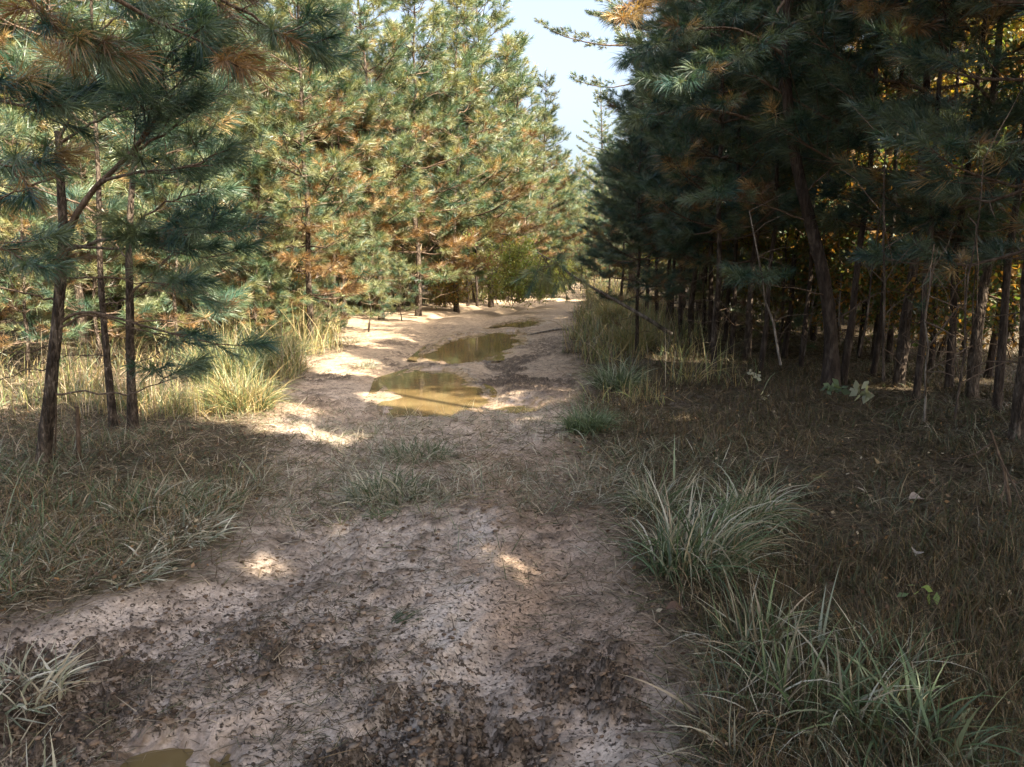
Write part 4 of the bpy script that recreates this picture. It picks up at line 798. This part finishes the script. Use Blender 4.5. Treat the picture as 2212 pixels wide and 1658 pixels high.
# ------------------------------------------------------------------ clods, leaves, sticks
def blobs(name, n, y0, y1, seed, label, cat):
    r = np.random.default_rng(seed); x, y = cand(n, y0, y1, r, 0.75); h, d, inn, ch, c1, c2, w2 = height(x, y)
    k = (r.random(n) < (0.06 + 0.94 * ch) * sst(d, -0.1, 0.3)) & (w2 < -0.05); x, y, h = x[k], y[k], h[k]; m = len(x)
    ico = np.array([[0, 0, 1], [.89, 0, .45], [.28, .85, .45], [-.72, .53, .45], [-.72, -.53, .45], [.28, -.85, .45], [.72, .53, -.45], [-.28, .85, -.45], [-.89, 0, -.45], [-.28, -.85, -.45], [.72, -.53, -.45], [0, 0, -1]])
    fc = np.array([[0, 1, 2], [0, 2, 3], [0, 3, 4], [0, 4, 5], [0, 5, 1], [1, 6, 2], [2, 7, 3], [3, 8, 4], [4, 9, 5], [5, 10, 1], [6, 7, 2], [7, 8, 3], [8, 9, 4], [9, 10, 5], [10, 6, 1], [11, 7, 6], [11, 8, 7], [11, 9, 8], [11, 10, 9], [11, 6, 10]])
    sz = 0.003 + 0.012 * r.random(m) ** 3; v = ico[None] * (0.6 + 0.8 * r.random((m, 12, 1))) * sz[:, None, None] * np.stack([1 + 0.9 * r.random(m), 1 + 0.4 * r.random(m), np.full(m, 0.4)], 1)[:, None]
    a = r.random(m) * 6.28; ca, sa = np.cos(a)[:, None], np.sin(a)[:, None]
    v = np.stack([v[..., 0] * ca - v[..., 1] * sa, v[..., 0] * sa + v[..., 1] * ca, v[..., 2]], -1) + np.stack([x, y, h + sz * 0.15], 1)[:, None]
    col = np.array([0.12, 0.08, 0.052]) * (0.6 + 1.0 * r.random((m, 1))) + (r.random((m, 1)) < 0.2) * np.array([0.12, 0.1, 0.08])
    mb = MB(); mb.add(v.reshape(-1, 3), (np.arange(m)[:, None, None] * 12 + fc[None]).reshape(-1, 3), np.repeat(col, 12, 0))
    return setp(mb.build(name, [M_STRAW]), label, cat, kind='stuff')
blobs('mud_clods', 60000, 1.8, 12, 71, 'dark crumbs and clods of mud churned up over the track', 'mud')
def leaf_litter():
    r = np.random.default_rng(72); x, y = cand(11000, 1.9, 25, r, 0.8); h, d = height(x, y)[:2]; k = (d < 0.1) & (r.random(len(x)) < 0.6); x, y, h = x[k], y[k], h[k]; m = len(x)
    mb = MB(); pal = np.array([[0.16, 0.09, 0.05], [0.22, 0.14, 0.08], [0.33, 0.27, 0.18], [0.10, 0.06, 0.04], [0.28, 0.16, 0.07]])
    leaves(mb, np.stack([x, y, h + 0.03 + 0.02 * r.random(m)], 1), 0.028, pal[r.integers(0, 5, m)], r)
    setp(mb.build('leaf_litter', [M_STRAW]), 'small brown fallen leaves scattered under the pines', 'fallen leaves', kind='stuff')
leaf_litter()
def stick(name, pts, r0, r1, label, cat, mt=None, twigs=0, seed=0, tufts_n=0, tipside=None):
    r = np.random.default_rng(seed); root = empty(name, pts[0], label=label, cat=cat)
    p = rel(root, pts); s = np.linspace(0, len(p) - 1, 24); q = np.stack([np.interp(s, range(len(p)), p[:, a]) for a in range(3)], 1); q[1:-1] = (q[:-2] + q[1:-1] + q[2:]) / 3
    m = MB(); m.tube(q, np.linspace(r0, r1, 24), 7, (1, 1, 1), 0, rough=0.12); m.build('limb', [mt or M_BARKG], root, smooth=True)
    if twigs:
        m = MB(); tf = []
        for k in range(twigs):
            i = int((18 if tufts_n else 10) + (5 if tufts_n else 13) * (k + 0.5) / twigs); e = q[i] + nrm(r.normal(size=3) * .8 + [0, 0, -1.0 if tufts_n else -0.4]) * (0.30 + 0.35 * r.random()); m.tube(curve(q[i], e, (0, 0, -.03), 4, .01, r), np.linspace(.006, .003, 4), 4, (1, 1, 1), 1)
            if tufts_n: tf.append((e - nrm(e - q[i]) * 0.15, nrm(e - q[i] + [0, 0, -.2]) * 0.25)); tf.append((q[i] * .5 + e * .5, nrm(r.normal(size=3) + [0, 0, -.6]) * .22))
        if tufts_n:
            A = np.array([t[0] for t in tf]); Dv = np.array([t[1] for t in tf]); needles(m, A, Dv, tufts_n, 0.18, 0.006, GREENS[r.integers(0, 6, len(A))], r=r)
        m.build('crown', [M_NEEDLE, M_TWIG], root)
    return root
Dl = G(1440, 712)[1] * 0.66
stick('leaning_limb', [P(1450, 722, Dl + .2), P(1400, 690, Dl), P(1340, 655, Dl), P(1285, 625, Dl - .1), P(1240, 598, Dl - .2), P(1200, 568, Dl - .3), P(1160, 545, Dl - .3)], 0.036, 0.008,
      'bare broken limb leaning out over the track, green tuft hanging from its tip', 'branch', M_BARKG, 16, 3, 80)
g1, g2, g3 = G(1262, 716), G(1200, 717), G(1140, 727)
stick('fallen_stick', [g1 + [0, 0, .06], g2 + [0, 0, .05], g3 + [0, 0, .03]], 0.035, 0.018, 'fallen stick lying on the mud right of the far puddle', 'stick')
stick('broken_stake', [G(170, 1005), P(169, 940, G(170, 1005)[1]), P(167, 880, G(170, 1005)[1])], 0.019, 0.016, 'short broken off stem standing between the leaning pine and the crooked pine', 'stump', M_TWIG)
stick('dead_stem', [G(118, 1000), P(120, 940, G(118, 1000)[1]), P(122, 870, G(118, 1000)[1]), P(118, 800, G(118, 1000)[1])], 0.009, 0.005, 'thin dead stem close to the right of the leaning pine', 'stem', M_TWIG)
bx = G(2185, 1120)
stick('bent_branch', [bx, P(2170, 1020, bx[1]), P(2140, 930, bx[1])], 0.016, 0.006, 'crooked dead branch sticking up at the right border', 'branch', M_TWIG, 3, 5)
def seedling(u, v, label, col, n=9, h=0.3, size=0.07, seed=0):
    r = np.random.default_rng(seed); root = empty('seedling', G(u, v), label=label, cat='seedling', group=None)
    m = MB(); m.tube(curve((0, 0, -.03), (0.04, 0, h), (.02, 0, 0), 5), np.linspace(.004, .002, 5), 5); m.build('stem', [M_TWIG], root)
    m = MB(); a = r.random(n) * 6.28; pts = np.stack([np.cos(a) * .09 * r.random(n) + .04, np.sin(a) * .09 * r.random(n), h * (.75 + .3 * r.random(n))], 1)
    leaves(m, pts, size, np.tile(col, (n, 1)), r); m.build('crown', [M_LEAF], root)
seedling(1620, 852, 'seedling with pale whitish leaves at the foot of the slim dark pine', (0.42, 0.43, 0.37), 14, 0.28, 0.07, 1)
seedling(1640, 880, 'tiny seedling with pale leaves just in front of the whitish leaved one', (0.42, 0.43, 0.38), 8, 0.12, 0.06, 2)
seedling(1790, 890, 'dark green seedling in front of the thick leaning pine', (0.16, 0.22, 0.15), 22, 0.3, 0.10, 3)
seedling(1850, 900, 'grey leaved seedling right of the dark green one', (0.25, 0.28, 0.22), 20, 0.3, 0.11, 4)
seedling(1975, 1330, 'little bright leaved seedling in the dark straw near the right border', (0.2, 0.28, 0.12), 8, 0.14, 0.05, 5)
def fallen_leaf(u, v, size, col, label, seed):
    r = np.random.default_rng(seed); m = MB(); g = G(u, v); g[2] = gz(g[0], g[1])[0] + 0.05
    t = np.linspace(0, 1, 7); W = size * 0.38 * np.sin(np.pi * np.clip(t, 0.04, .97)) ** 0.8; v_ = []
    for k in range(7): c_ = np.array([t[k] * size - size / 2, 0, 0.25 * size * math.sin(3 * t[k])]); v_ += [c_ + [0, -W[k], .12 * size + .05 * size * r.random()], c_, c_ + [0, W[k], .10 * size]]
    f = [[3 * k + j, 3 * k + j + 1, 3 * k + j + 4, 3 * k + j + 3] for k in range(6) for j in (0, 1)]
    m.add(v_, f, col); o = m.build('fallen_leaf', [M_STRAW], smooth=True); o.location = g; o.rotation_euler = (0.3, 0.2, r.random() * 6)
    setp(o, label, 'leaf')
fallen_leaf(1850, 1085, 0.10, (0.30, 0.25, 0.18), 'pale curled leaf in the brown straw beyond the arching clumps', 1)
fallen_leaf(1975, 1105, 0.12, (0.26, 0.21, 0.17), 'pinkish curled leaf, right of the pale curled leaf', 2)
fallen_leaf(1895, 1020, 0.11, (0.28, 0.20, 0.10), 'tan leaf upright in the dark straw under the right pines', 3)
fallen_leaf(1975, 1225, 0.09, (0.26, 0.23, 0.20), 'grey leaf nearest the camera on the right verge', 4)
fallen_leaf(1455, 1345, 0.09, (0.10, 0.06, 0.04), 'dark folded leaf at the edge of the mud below the big arching clump', 5)
